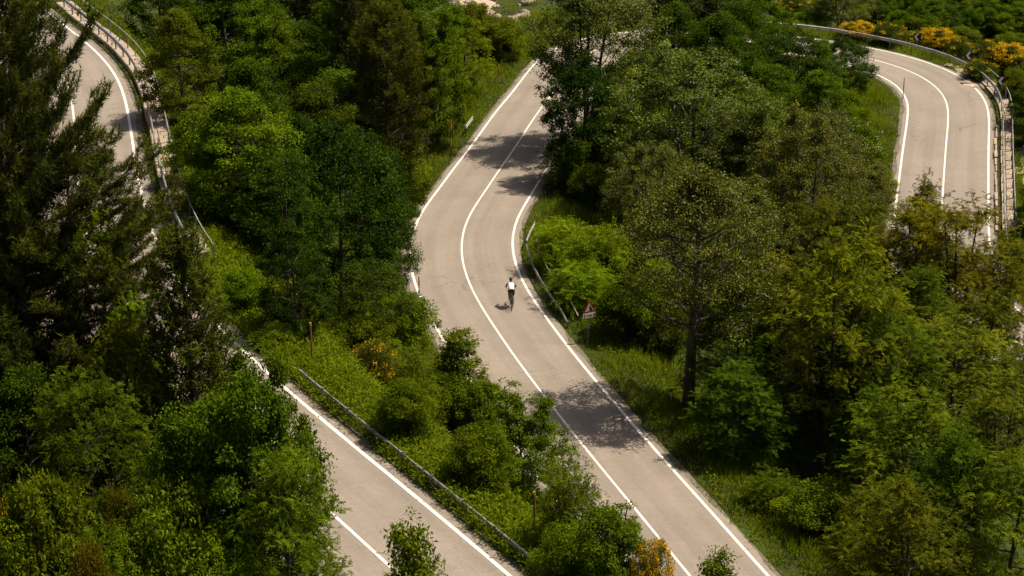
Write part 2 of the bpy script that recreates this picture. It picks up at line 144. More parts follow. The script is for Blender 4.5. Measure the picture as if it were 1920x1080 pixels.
 ('locust_b', 'locust_tree', 23.25, 96.05, -1.75, 9.87, 6.86, 6.04, (1.1, 0.93, 0.99), 'open locust whose trunks stand dark against the pale lower road', 'tree', 'locusts of the right wood'),
 ('locust_a', 'locust_tree', 24.72, 98.02, -2.47, 6.86, 5.64, 4.67, (1.09, 1.01, 1.09), 'thick green locust at the foot of the far hairpin road', 'tree', 'locusts of the right wood'),
 ('ash_b', 'ash_tree', 22.73, 101.07, -2.32, 6.82, 5.21, 1.44, (1.0, 1.02, 0.9), 'green ash between the two locusts in front of the lower hairpin road', 'tree', 'ashes'),
 ('locust_b', 'locust_tree', 26.1, 97.12, -2.55, 8.44, 4.18, 0.87, (0.9, 0.94, 1.01), 'thin locust by the dark guardrail end at the picture edge', 'tree', 'locusts of the right wood'),
 ('locust_a', 'locust_tree', 17.58, 87.4, -1.66, 7.49, 6.1, 5.67, (1.27, 1.18, 0.89), 'locust with golden sprays under the open locust', 'tree', 'locusts of the right wood'),
 ('locust_b', 'locust_tree', 20.26, 83.97, -1.95, 8.35, 6.87, 4.92, (0.98, 1.06, 1.03), 'full locust at the right below the open locust', 'tree', 'locusts of the right wood'),
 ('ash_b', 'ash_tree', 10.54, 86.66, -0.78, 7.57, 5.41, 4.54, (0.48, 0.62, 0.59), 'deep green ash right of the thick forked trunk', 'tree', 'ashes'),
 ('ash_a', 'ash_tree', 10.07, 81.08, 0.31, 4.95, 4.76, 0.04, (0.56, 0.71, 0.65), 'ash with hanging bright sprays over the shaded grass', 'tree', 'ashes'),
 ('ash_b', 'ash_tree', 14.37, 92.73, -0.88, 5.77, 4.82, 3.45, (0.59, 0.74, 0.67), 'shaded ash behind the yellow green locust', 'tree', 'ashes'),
 ('locust_a', 'locust_tree', 16.57, 74.03, -0.45, 7.78, 6.58, 4.5, (0.76, 0.96, 0.87), 'wide locust low in the right corner', 'tree', 'locusts of the right wood'),
 ('locust_b', 'locust_tree', 20.19, 75.01, -0.99, 8.61, 6.21, 3.91, (0.79, 0.87, 0.91), 'olive locust at the right picture edge, low down', 'tree', 'locusts of the right wood'),
 ('ash_a', 'ash_tree', 18.16, 64.55, 0.2, 8.59, 5.84, 3.01, (1.05, 1.03, 1.1), 'leafy ash filling the bottom corner of the right wood', 'tree', 'ashes'),
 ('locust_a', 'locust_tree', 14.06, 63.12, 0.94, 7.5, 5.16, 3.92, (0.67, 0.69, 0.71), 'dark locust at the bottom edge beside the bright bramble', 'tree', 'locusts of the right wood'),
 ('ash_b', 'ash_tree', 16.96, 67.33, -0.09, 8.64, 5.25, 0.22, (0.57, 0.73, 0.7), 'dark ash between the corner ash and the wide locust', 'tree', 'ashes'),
 ('shrub_a', 'shrub', 13.02, 73.83, 0.4, 2.57, 4.2, 0.42, (1.14, 1.12, 0.92), 'bright bramble bush on the grass at the foot of the right wood', 'shrub', 'shrubs on the banks and verges'),
 ('shrub_c', 'shrub', 13.67, 67.79, 0.85, 3.91, 3.07, 5.41, (1.04, 0.97, 0.91), 'leafy shrub below the bright bramble at the bottom edge', 'shrub', 'shrubs on the banks and verges'),
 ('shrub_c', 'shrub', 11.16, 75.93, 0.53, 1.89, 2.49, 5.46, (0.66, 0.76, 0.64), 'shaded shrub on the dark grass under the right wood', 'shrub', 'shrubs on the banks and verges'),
 ('sumac', 'shrub', 2.69, 104.6, 0.76, 3.13, 3.27, 2.49, (1.24, 1.28, 0.99), 'light feathery bush on the tip of grass inside the bend', 'shrub', 'shrubs on the banks and verges'),
 ('sumac', 'shrub', 4.65, 101.18, 0.47, 4.14, 4.33, 5.64, (0.93, 0.95, 0.95), 'feathery bush above the thin handrail inside the bend', 'shrub', 'shrubs on the banks and verges'),
 ('shrub_a', 'shrub', 6.77, 107.4, -0.59, 4.16, 4.58, 0.75, (1.04, 1.06, 1.07), 'rounded bush under the light willow', 'shrub', 'shrubs on the banks and verges'),
 ('sumac', 'shrub', 3.7, 98.83, 0.79, 2.7, 3.4, 0.65, (1.1, 1.23, 1.07), 'bright feathery bush just behind the rock warning sign', 'shrub', 'shrubs on the banks and verges'),
 ('shrub_b', 'shrub', 6.06, 95.08, 0.49, 3.8, 4.1, 5.0, (0.97, 1.03, 0.97), 'dark leafy bush right of the rock warning sign', 'shrub', 'shrubs on the banks and verges'),
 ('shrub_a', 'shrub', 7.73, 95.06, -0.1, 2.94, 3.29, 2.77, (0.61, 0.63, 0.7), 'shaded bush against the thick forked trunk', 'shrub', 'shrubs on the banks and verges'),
 ('sumac', 'shrub', 6.75, 101.81, -0.4, 3.42, 3.79, 1.62, (1.13, 1.16, 1.08), 'feathery bush between rounded bush and dark leafy bush', 'shrub', 'shrubs on the banks and verges'),
 ('oak_a', 'oak_tree', 37.78, 135.62, -3.57, 5.51, 4.53, 2.45, (1.0, 0.99, 1.07), 'dark green tree just outside the stone retaining wall', 'tree', 'oaks'),
 ('oak_b', 'oak_tree', 33.86, 118.29, -2.95, 5.98, 4.67, 2.11, (1.09, 0.99, 1.04), 'dark tree below the stone retaining wall at the picture edge', 'tree', 'oaks'),
 ('maple_a', 'maple_tree', 30.48, 109.51, -2.08, 3.62, 2.81, 4.37, (1.19, 1.12, 1.0), 'light tree below the lower end of the retaining wall', 'tree', 'maples'),
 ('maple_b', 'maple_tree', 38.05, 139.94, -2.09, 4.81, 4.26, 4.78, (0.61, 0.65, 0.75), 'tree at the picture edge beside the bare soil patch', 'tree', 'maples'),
 ('broom_b', 'broom_bush', 28.75, 162.78, -0.35, 1.57, 3.11, 2.56, (1.08, 0.96, 1.07), 'low yellow broom beside the tall far poplar', 'broom bush', 'yellow broom bushes'),
 ('broom', 'broom_bush', 31.08, 161.54, -0.49, 1.92, 3.31, 6.08, (0.93, 1.03, 1.05), 'orange yellow broom above the far guardrail', 'broom bush', 'yellow broom bushes'),
 ('broom', 'broom_bush', 34.07, 168.01, -2.06, 1.2, 3.22, 2.84, (1.0, 0.91, 0.94), 'yellow broom left of the first chevron board beyond the hairpin', 'broom bush', 'yellow broom bushes'),
 ('broom_b', 'broom_bush', 36.36, 167.32, -2.47, 2.06, 3.43, 1.81, (1.06, 1.04, 0.91), 'tall yellow broom between the two upper chevron boards', 'broom bush', 'yellow broom bushes'),
 ('broom', 'broom_bush', 38.33, 167.68, -3.19, 1.85, 3.68, 4.99, (0.97, 0.92, 1.01), 'spreading yellow broom left of the middle chevron board', 'broom bush', 'yellow broom bushes'),
 ('broom', 'broom_bush', 41.16, 170.47, -4.29, 2.08, 3.74, 0.54, (1.1, 0.94, 0.97), 'tall golden broom above the middle chevron board', 'broom bush', 'yellow broom bushes'),
 ('broom_b', 'broom_bush', 43.25, 170.72, -5.02, 2.46, 4.22, 1.89, (0.99, 0.95, 1.02), 'golden broom at the picture edge above the lowest chevron board', 'broom bush', 'yellow broom bushes'),
 ('broom', 'broom_bush', 36.66, 151.87, -0.86, 1.62, 2.93, 5.74, (0.93, 1.04, 1.07), 'low broom right of the middle chevron board', 'broom bush', 'yellow broom bushes'),
 ('shrub_a', 'shrub', 25.61, 167.36, -0.41, 1.38, 3.65, 2.64, (1.1, 1.3, 0.93), 'low bush beyond the far guardrail beside the upper chevron board', 'shrub', 'shrubs on the banks and verges'),
 ('shrub_b', 'shrub', 27.63, 173.22, -0.77, 1.72, 3.77, 5.24, (0.91, 1.02, 0.95), 'bush at the top edge beside the tall far poplar', 'shrub', 'shrubs on the banks and verges'),
 ('shrub_a', 'shrub', 32.04, 176.59, -2.04, 1.69, 4.33, 4.33, (0.94, 0.97, 1.09), 'bush under the crown of the tall far poplar', 'shrub', 'shrubs on the banks and verges'),
 ('shrub_b', 'shrub', 22.9, 164.22, 0.07, 1.04, 3.14, 0.82, (1.04, 0.91, 0.81), 'bush below the chevron board at the top of the hairpin', 'shrub', 'shrubs on the banks and verges'),
 ('broom', 'broom_bush', 24.8, 171.75, -0.14, 1.52, 3.5, 1.1, (0.95, 1.04, 0.93), 'yellow broom beside the chevron board at the top of the hairpin', 'broom bush', 'yellow broom bushes'),
 ('shrub_a', 'shrub', 38.29, 147.4, -1.35, 2.6, 2.85, 1.38, (1.07, 0.92, 0.9), 'green bush behind the lowest chevron board', 'shrub', 'shrubs on the banks and verges'),
 ('maple_a', 'maple_tree', 44.22, 169.64, -5.61, 2.36, 3.73, 0.22, (1.05, 1.04, 0.98), 'tree at the picture edge above the bare soil', 'tree', 'maples'),
 ('shrub_b', 'shrub', 39.31, 170.61, -3.11, 2.0, 3.73, 0.65, (1.07, 0.99, 1.08), 'bush among the yellow brooms beyond the hairpin', 'shrub', 'shrubs on the banks and verges'),
 ('shrub_a', 'shrub', 35.63, 171.34, -2.05, 1.95, 4.21, 2.91, (0.97, 0.98, 0.91), 'bush above the first chevron board beyond the hairpin', 'shrub', 'shrubs on the banks and verges'),
 ('maple_b', 'maple_tree', 32.9, 174.52, -2.12, 2.11, 3.8, 6.11, (1.05, 0.92, 1.07), 'small tree right of the tall far poplar', 'tree', 'maples'),
 ('shrub_a', 'shrub', 49.53, 191.75, -9.38, 2.65, 4.2, 3.0, (1.03, 0.98, 0.95), 'bush at the picture edge among the golden brooms', 'shrub', 'shrubs on the banks and verges'),
 ('oak_b', 'oak_tree', 32.4, 173.33, -2.17, 2.89, 2.8, 4.94, (1.08, 1.02, 1.06), 'small dense tree in the far wood beyond the hairpin brooms', 'tree', 'far wood beyond the hairpin'),
 ('shrub_b', 'shrub', 34.06, 171.85, -2.12, 2.25, 2.51, 3.51, (0.85, 1.03, 0.83), 'small dense tree in the far wood beyond the hairpin brooms', 'shrub', 'far wood beyond the hairpin'),
 ('shrub_b', 'shrub', 35.55, 172.18, -2.07, 2.6, 2.42, 0.54, (0.56, 0.77, 0.77), 'small dense tree in the far wood beyond the hairpin brooms', 'shrub', 'far wood beyond the hairpin'),
 ('maple_a', 'maple_tree', 37.6, 172.93, -2.34, 2.64, 2.34, 1.21, (1.01, 0.95, 1.03), 'small dense tree in the far wood beyond the hairpin brooms', 'tree', 'far wood beyond the hairpin'),
 ('oak_b', 'oak_tree', 38.86, 174.76, -2.6, 2.49, 3.11, 0.43, (0.83, 0.9, 0.92), 'small dense tree in the far wood beyond the hairpin brooms', 'tree', 'far wood beyond the hairpin'),
 ('shrub_b', 'shrub', 45.58, 194.7, -8.15, 3.05, 3.29, 0.45, (0.59, 0.77, 0.64), 'small dense tree in the far wood beyond the hairpin brooms', 'shrub', 'far wood beyond the hairpin'),
 ('maple_b', 'maple_tree', 47.86, 196.32, -8.11, 2.82, 2.9, 6.27, (0.82, 1.02, 0.97), 'small dense tree in the far wood beyond the hairpin brooms', 'tree', 'far wood beyond the hairpin'),
 ('shrub_b', 'shrub', 49.27, 195.42, -8.46, 2.78, 3.05, 3.03, (1.25, 1.25, 0.9), 'small dense tree in the far wood beyond the hairpin brooms', 'shrub', 'far wood beyond the hairpin'),
 ('maple_b', 'maple_tree', 50.77, 195.88, -8.43, 3.26, 3.44, 3.45, (0.93, 0.92, 0.92), 'small dense tree in the far wood beyond the hairpin brooms', 'tree', 'far wood beyond the hairpin'),
 ('maple_b', 'maple_tree', 33.44, 175.31, -2.03, 2.71, 2.66, 5.57, (0.94, 1.04, 1.06), 'small dense tree in the far wood beyond the hairpin brooms', 'tree', 'far wood beyond the hairpin'),
 ('oak_b', 'oak_tree', 35.1, 176.91, -2.05, 2.32, 2.38, 5.86, (0.85, 1.1, 0.86), 'small dense tree in the far wood beyond the hairpin brooms', 'tree', 'far wood beyond the hairpin'),
 ('shrub_b', 'shrub', 35.58, 175.08, -2.05, 2.88, 2.31, 3.76, (0.87, 0.96, 0.91), 'small dense tree in the far wood beyond the hairpin brooms', 'shrub', 'far wood beyond the hairpin'),
 ('maple_a', 'maple_tree', 42.47, 196.21, -7.27, 2.92, 3.54, 4.91, (0.97, 1.08, 0.89), 'small dense tree in the far wood beyond the hairpin brooms', 'tree', 'far wood beyond the hairpin'),
 ('oak_b', 'oak_tree', 44.34, 197.28, -7.28, 2.82, 3.86, 3.17, (1.26, 1.31, 1.04), 'small dense tree in the far wood beyond the hairpin brooms', 'tree', 'far wood beyond the hairpin'),
 ('maple_a', 'maple_tree', 45.22, 197.59, -7.33, 3.32, 3.83, 1.61, (1.24, 1.14, 0.95), 'small dense tree in the far wood beyond the hairpin brooms', 'tree', 'far wood beyond the hairpin'),
 ('maple_a', 'maple_tree', 47.96, 198.52, -7.69, 3.36, 3.03, 0.71, (1.25, 1.3, 0.95), 'small dense tree in the far wood beyond the hairpin brooms', 'tree', 'far wood beyond the hairpin'),
 ('shrub_b', 'shrub', 49.88, 197.23, -7.99, 2.71, 3.7, 1.92, (0.86, 1.06, 0.92), 'small dense tree in the far wood beyond the hairpin brooms', 'shrub', 'far wood beyond the hairpin'),
 ('maple_a', 'maple_tree', 51.25, 197.46, -7.94, 2.96, 3.8, 4.14, (1.16, 1.13, 1.05), 'small dense tree in the far wood beyond the hairpin brooms', 'tree', 'far wood beyond the hairpin'),
 ('maple_b', 'maple_tree', 52.67, 197.29, -8.11, 3.32, 3.14, 5.08, (1.18, 1.08, 1.01), 'small dense tree in the far wood beyond the hairpin brooms', 'tree', 'far wood beyond the hairpin'),
 ('maple_a', 'maple_tree', 37.95, 201.76, -7.04, 3.19, 3.93, 2.87, (1.29, 1.29, 1.07), 'small dense tree in the far wood beyond the hairpin brooms', 'tree', 'far wood beyond the hairpin'),
 ('maple_b', 'maple_tree', 38.9, 200.92, -7.01, 2.38, 3.44, 1.87, (0.89, 1.1, 0.82), 'small dense tree in the far wood beyond the hairpin brooms', 'tree', 'far wood beyond the hairpin'),
 ('oak_b', 'oak_tree', 40.89, 199.83, -7.07, 3.12, 2.64, 4.27, (0.95, 1.06, 1.0), 'small dense tree in the far wood beyond the hairpin brooms', 'tree', 'far wood beyond the hairpin'),
 ('oak_b', 'oak_tree', 43.7, 201.28, -6.93, 2.6, 3.22, 0.73, (1.19, 1.08, 1.01), 'small dense tree in the far wood beyond the hairpin brooms', 'tree', 'far wood beyond the hairpin'),
 ('oak_b', 'oak_tree', 44.32, 200.71, -6.99, 3.22, 2.96, 4.52, (0.88, 1.05, 0.85), 'small dense tree in the far wood beyond the hairpin brooms', 'tree', 'far wood beyond the hairpin'),
 ('maple_b', 'maple_tree', 45.7, 199.34, -7.23, 2.65, 2.89, 0.44, (1.29, 1.2, 1.06), 'small dense tree in the far wood beyond the hairpin brooms', 'tree', 'far wood beyond the hairpin'),
 ('shrub_b', 'shrub', 47.99, 201.02, -7.31, 3.03, 2.75, 1.77, (1.1, 1.21, 1.05), 'small dense tree in the far wood beyond the hairpin brooms', 'shrub', 'far wood beyond the hairpin'),
 ('maple_b', 'maple_tree', 50.46, 199.98, -7.49, 2.78, 3.73, 2.08, (0.59, 0.7, 0.69), 'small dense tree in the far wood beyond the hairpin brooms', 'tree', 'far wood beyond the hairpin'),
 ('maple_b', 'maple_tree', 50.94, 199.44, -7.53, 3.28, 3.19, 6.08, (0.58, 0.71, 0.65), 'small dense tree in the far wood beyond the hairpin brooms', 'tree', 'far wood beyond the hairpin'),
 ('maple_b', 'maple_tree', 53.92, 200.74, -7.47, 2.66, 3.72, 6.21, (0.6, 0.63, 0.71), 'small dense tree in the far wood beyond the hairpin brooms', 'tree', 'far wood beyond the hairpin'),
 ('maple_a', 'maple_tree', 39.0, 205.32, -6.73, 3.27, 3.13, 2.1, (0.58, 0.73, 0.66), 'small dense tree in the far wood beyond the hairpin brooms', 'tree', 'far wood beyond the hairpin'),
 ('oak_b', 'oak_tree', 40.06, 204.55, -6.78, 2.88, 3.51, 5.04, (1.14, 1.24, 0.93), 'small dense tree in the far wood beyond the hairpin brooms', 'tree', 'far wood beyond the hairpin'),
 ('shrub_b', 'shrub', 41.72, 203.94, -6.67, 2.51, 2.66, 3.27, (0.91, 0.94, 0.97), 'small dense tree in the far wood beyond the hairpin brooms', 'shrub', 'far wood beyond the hairpin'),
 ('maple_b', 'maple_tree', 43.36, 202.29, -6.78, 2.34, 3.24, 0.1, (1.25, 1.28, 1.09), 'small dense tree in the far wood beyond the hairpin brooms', 'tree', 'far wood beyond the hairpin'),
 ('maple_a', 'maple_tree', 45.08, 202.17, -6.81, 3.27, 3.91, 1.07, (1.03, 1.02, 1.03), 'small dense tree in the far wood beyond the hairpin brooms', 'tree', 'far wood beyond the hairpin'),
 ('maple_b', 'maple_tree', 47.63, 204.21, -6.82, 3.34, 3.85, 1.83, (1.08, 0.95, 0.91), 'small dense tree in the far wood beyond the hairpin brooms', 'tree', 'far wood beyond the hairpin'),
 ('maple_b', 'maple_tree', 48.07, 202.82, -7.07, 2.87, 2.96, 0.06, (1.07, 1.09, 1.09), 'small dense tree in the far wood beyond the hairpin brooms', 'tree', 'far wood beyond the hairpin'),
 ('maple_a', 'maple_tree', 50.61, 203.25, -7.1, 2.73, 2.98, 1.66, (0.98, 0.95, 0.99), 'small dense tree in the far wood beyond the hairpin brooms', 'tree', 'far wood beyond the hairpin'),
 ('maple_b', 'maple_tree', 53.2, 204.97, -7.36, 2.59, 3.38, 5.57, (1.08, 1.04, 0.9), 'small dense tree in the far wood beyond the hairpin brooms', 'tree', 'far wood beyond the hairpin'),
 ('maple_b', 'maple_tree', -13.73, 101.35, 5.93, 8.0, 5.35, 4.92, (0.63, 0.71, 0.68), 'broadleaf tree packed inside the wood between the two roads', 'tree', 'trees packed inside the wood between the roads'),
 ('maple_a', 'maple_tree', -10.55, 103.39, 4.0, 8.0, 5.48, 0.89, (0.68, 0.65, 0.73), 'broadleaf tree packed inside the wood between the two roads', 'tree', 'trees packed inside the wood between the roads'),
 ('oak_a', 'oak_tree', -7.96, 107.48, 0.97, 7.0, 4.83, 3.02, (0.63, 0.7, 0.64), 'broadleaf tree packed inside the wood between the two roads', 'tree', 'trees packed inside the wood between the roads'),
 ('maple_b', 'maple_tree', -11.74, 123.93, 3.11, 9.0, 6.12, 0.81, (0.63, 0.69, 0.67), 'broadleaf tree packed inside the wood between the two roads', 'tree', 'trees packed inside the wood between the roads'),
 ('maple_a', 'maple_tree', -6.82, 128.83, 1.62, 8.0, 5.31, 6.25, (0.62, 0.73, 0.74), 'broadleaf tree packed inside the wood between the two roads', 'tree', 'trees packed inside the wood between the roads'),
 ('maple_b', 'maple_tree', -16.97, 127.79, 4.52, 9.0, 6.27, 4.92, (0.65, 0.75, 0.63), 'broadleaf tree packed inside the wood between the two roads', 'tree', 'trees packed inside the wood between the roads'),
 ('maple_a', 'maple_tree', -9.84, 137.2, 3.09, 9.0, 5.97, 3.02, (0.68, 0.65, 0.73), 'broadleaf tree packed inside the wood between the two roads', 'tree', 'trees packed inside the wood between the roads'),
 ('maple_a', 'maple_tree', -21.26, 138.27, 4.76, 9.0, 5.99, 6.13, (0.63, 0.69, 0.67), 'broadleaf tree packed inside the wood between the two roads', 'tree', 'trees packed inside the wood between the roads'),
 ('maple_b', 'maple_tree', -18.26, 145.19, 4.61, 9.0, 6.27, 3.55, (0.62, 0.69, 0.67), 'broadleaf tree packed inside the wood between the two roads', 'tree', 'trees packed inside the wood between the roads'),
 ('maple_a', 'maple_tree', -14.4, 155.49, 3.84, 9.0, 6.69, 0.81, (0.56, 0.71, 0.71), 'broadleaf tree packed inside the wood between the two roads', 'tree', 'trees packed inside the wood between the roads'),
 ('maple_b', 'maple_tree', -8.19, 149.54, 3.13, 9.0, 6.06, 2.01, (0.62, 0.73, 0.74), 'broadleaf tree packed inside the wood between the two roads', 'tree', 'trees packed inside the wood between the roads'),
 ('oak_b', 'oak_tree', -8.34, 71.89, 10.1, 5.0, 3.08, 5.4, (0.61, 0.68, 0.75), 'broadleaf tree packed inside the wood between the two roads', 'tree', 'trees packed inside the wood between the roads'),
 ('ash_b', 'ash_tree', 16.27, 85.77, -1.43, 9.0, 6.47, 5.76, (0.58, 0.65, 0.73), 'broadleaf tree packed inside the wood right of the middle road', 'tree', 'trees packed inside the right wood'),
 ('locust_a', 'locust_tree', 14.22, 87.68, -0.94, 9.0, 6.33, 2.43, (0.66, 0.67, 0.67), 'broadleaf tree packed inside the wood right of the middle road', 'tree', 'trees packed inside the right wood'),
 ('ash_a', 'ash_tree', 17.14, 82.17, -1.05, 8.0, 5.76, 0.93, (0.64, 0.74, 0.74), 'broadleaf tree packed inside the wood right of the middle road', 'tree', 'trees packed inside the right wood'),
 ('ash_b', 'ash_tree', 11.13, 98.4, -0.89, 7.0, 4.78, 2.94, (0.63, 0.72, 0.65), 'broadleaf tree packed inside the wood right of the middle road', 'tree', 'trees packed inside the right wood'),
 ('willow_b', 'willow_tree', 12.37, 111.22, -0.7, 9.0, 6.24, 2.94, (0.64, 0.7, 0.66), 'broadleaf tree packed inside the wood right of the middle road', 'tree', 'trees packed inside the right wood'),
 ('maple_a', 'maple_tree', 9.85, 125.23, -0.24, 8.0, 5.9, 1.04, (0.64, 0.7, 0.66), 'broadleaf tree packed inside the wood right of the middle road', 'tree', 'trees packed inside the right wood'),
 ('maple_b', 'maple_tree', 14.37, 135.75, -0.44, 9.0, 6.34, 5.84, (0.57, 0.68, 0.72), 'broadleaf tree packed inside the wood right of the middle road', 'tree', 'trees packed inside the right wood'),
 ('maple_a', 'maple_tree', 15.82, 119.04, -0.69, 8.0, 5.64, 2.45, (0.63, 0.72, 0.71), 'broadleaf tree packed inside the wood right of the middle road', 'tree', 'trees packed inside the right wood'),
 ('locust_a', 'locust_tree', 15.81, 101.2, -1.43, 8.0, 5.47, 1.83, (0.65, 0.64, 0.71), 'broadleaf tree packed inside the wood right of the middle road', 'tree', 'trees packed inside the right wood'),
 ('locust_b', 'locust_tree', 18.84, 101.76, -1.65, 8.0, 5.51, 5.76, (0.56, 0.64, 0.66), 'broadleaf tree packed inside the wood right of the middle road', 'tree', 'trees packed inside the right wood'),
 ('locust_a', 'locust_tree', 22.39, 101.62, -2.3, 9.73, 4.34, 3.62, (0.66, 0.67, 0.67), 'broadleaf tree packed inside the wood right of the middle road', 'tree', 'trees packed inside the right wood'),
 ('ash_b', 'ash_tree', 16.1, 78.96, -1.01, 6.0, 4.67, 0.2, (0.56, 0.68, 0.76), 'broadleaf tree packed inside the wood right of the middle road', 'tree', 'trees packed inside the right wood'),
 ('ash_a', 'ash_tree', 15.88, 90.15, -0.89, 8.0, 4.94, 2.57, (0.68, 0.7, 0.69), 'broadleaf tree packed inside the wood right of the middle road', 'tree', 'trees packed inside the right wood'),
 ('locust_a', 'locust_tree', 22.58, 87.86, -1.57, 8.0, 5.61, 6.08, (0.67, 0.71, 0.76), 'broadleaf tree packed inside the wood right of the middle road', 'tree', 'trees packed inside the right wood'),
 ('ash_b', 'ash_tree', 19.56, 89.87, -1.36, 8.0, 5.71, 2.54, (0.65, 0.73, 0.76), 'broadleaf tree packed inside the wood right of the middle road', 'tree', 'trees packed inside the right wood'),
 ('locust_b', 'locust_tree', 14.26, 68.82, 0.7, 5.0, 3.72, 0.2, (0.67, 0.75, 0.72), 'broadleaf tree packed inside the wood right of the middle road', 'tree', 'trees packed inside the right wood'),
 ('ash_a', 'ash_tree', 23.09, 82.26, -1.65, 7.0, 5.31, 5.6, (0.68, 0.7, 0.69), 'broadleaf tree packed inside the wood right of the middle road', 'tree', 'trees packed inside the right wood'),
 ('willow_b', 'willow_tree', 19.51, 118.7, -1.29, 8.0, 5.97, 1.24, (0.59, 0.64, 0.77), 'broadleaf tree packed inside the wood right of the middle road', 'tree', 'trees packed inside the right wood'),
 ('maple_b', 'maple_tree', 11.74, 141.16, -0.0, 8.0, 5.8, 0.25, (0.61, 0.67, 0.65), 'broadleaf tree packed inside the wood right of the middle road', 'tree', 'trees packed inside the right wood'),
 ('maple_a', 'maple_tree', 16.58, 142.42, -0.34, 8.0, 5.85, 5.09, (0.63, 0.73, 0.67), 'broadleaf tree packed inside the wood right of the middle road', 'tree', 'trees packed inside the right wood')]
import numpy as np
def resample(P, step):
    P = np.asarray(P, float)
    s = np.r_[0, np.cumsum(np.hypot(*np.diff(P[:, :2], axis=0).T))]
    t = np.linspace(0, s[-1], int(s[-1]/step) + 1)
    return np.stack([np.interp(t, s, P[:, i]) for i in range(3)], 1)
def smooth(P, it=3):
    for _ in range(it):
        Q = P.copy(); Q[1:-1] = (P[:-2] + 2*P[1:-1] + P[2:])/4; P = Q
    return P
def offset(P, d):                      # d metres to the right of travel
    T = np.gradient(P[:, :2], axis=0); T /= np.hypot(*T.T)[:, None]
    Q = P.copy(); Q[:, 0] += T[:, 1]*d; Q[:, 1] -= T[:, 0]*d
    return Q
MAIN = smooth(resample(ROAD_MAIN, 0.75), 4)
UPPER = smooth(resample(ROAD_UPPER, 0.75), 4)
# ground heights away from the two carriageways (x, y, z)
HINTS = np.array([(-22,62,11.5),(-26,75,12),(-14,48,11),(-5,40,10.5),(-30,55,14),(-28,40,13),(-12,30,10),(5,28,9),(0,10,6),(25,20,2),(-40,85,15),(-34,95,12.5),
 (-45,110,15),(-50,140,14),(-60,70,19),(-15,150,4),(-18,135,4.5),(-12,120,3.2),(-14,108,5),(-10,160,3.5),(-25,150,7),(-10,175,5),(0,166,1.8),(5,180,3),
 (12,172,1),(22,172,0),(34,172,-2),(45,165,-6),(44,150,-5.5),(42,135,-6),(40,120,-6),(38,108,-5),(60,150,-10),(60,120,-10),(50,185,-10),(30,195,-8),
 (70,230,-16),(30,240,-15),(-10,220,3),(-40,200,9),(12,145,.2),(18,138,-.6),(12,120,-.6),(10,105,-.9),(16,100,-1.4),(11,90,-.9),(14,80,-.9),(20,85,-1.7),
 (22,70,-1.2),(30,80,-2.4),(26,55,-.3),(40,70,-2.5),(60,80,-6),(-90,60,24),(-120,150,26),(110,100,-16),(110,200,-22),(0,300,-5),(100,320,-22),(-100,300,16),
 (0,-60,8),(80,-20,0),(-80,-20,20)], float)
def road_near(x, y):
    """distance to the nearest road centre and its height"""
    best = np.full(x.shape, 1e9); z = np.zeros(x.shape)
    for R in (MAIN[::2], UPPER[::2]):
        for p in R:
            d = (x - p[0])**2 + (y - p[1])**2
            m = d < best
            best = np.where(m, d, best); z = np.where(m, p[2], z)
    return np.sqrt(best), z
def terrain(x, y):
    x = np.asarray(x, float); y = np.asarray(y, float)
    S = np.concatenate([MAIN[::5], UPPER[::5]])
    wt = np.zeros(x.shape); zt = np.zeros(x.shape)
    for P, k in ((S, 1.0), (HINTS, 2.2)):
        for p in P:
            w = k/((x - p[0])**2 + (y - p[1])**2 + .3)**1.6
            wt += w; zt += w*p[2]
    zi = zt/wt
    d, zr = road_near(x, y)
    n = (np.sin(x*.9 + 1.3*np.sin(y*.37)) + np.sin(y*.8 + 1.7*np.sin(x*.31)) + .6*np.sin(x*2.3+y*1.9))*.09
    f = np.clip((d - 4.4)/4.0, 0, 1); f = f*f*(3 - 2*f)
    return (zr - .06 - .05*np.clip((d - 3.4)/1.0, 0, 1))*(1 - f) + (zi + n)*f
XF = np.arange(-70, 80.5, 1.0); YF = np.arange(5, 260.5, 1.0)
XS = np.r_[-4000, -1800, -900, -450, -250, -160, -115, -90, -78, XF, 88, 100, 125, 170, 260, 460, 900, 1800, 4000]
YS = np.r_[-3000, -1200, -500, -200, -90, -40, -15, -3, YF, 270, 290, 330, 400, 520, 800, 1500, 3000, 6000]
ZS = terrain(*np.meshgrid(XS, YS))
def tz(x, y):
    x = np.asarray(x, float); y = np.asarray(y, float)
    i = np.clip(np.searchsorted(XS, x) - 1, 0, len(XS) - 2); j = np.clip(np.searchsorted(YS, y) - 1, 0, len(YS) - 2)
    fx = (x - XS[i])/(XS[i+1] - XS[i]); fy = (y - YS[j])/(YS[j+1] - YS[j])
    return ZS[j,i]*(1-fx)*(1-fy) + ZS[j,i+1]*fx*(1-fy) + ZS[j+1,i]*(1-fx)*fy + ZS[j+1,i+1]*fx*fy
# ------------------------------------------------------------------ helpers
rng = np.random.default_rng(7)

def mesh_np(name, V, F, mat=None, tone=None, uv=None, smooth_=False):
    """one mesh from a vertex array and a face array (all faces with the same corner count)"""
    V = np.asarray(V, np.float32); F = np.asarray(F, np.int32)
    m = bpy.data.meshes.new(name); n, k = F.shape
    m.vertices.add(len(V)); m.vertices.foreach_set('co', V.ravel())
    m.loops.add(n*k); m.loops.foreach_set('vertex_index', F.ravel())
    m.polygons.add(n); m.polygons.foreach_set('loop_start', np.arange(0, n*k, k, dtype=np.int32))
    if smooth_: m.polygons.foreach_set('use_smooth', np.ones(n, bool))
    m.update(calc_edges=True)
    if tone is not None:
        a = m.attributes.new('tone', 'FLOAT', 'FACE'); a.data.foreach_set('value', np.asarray(tone, np.float32))
    if uv is not None:
        l = m.uv_layers.new(name='UVMap'); l.data.foreach_set('uv', np.asarray(uv, np.float32)[F.ravel()].ravel())
    if mat: m.materials.append(mat)
    return m

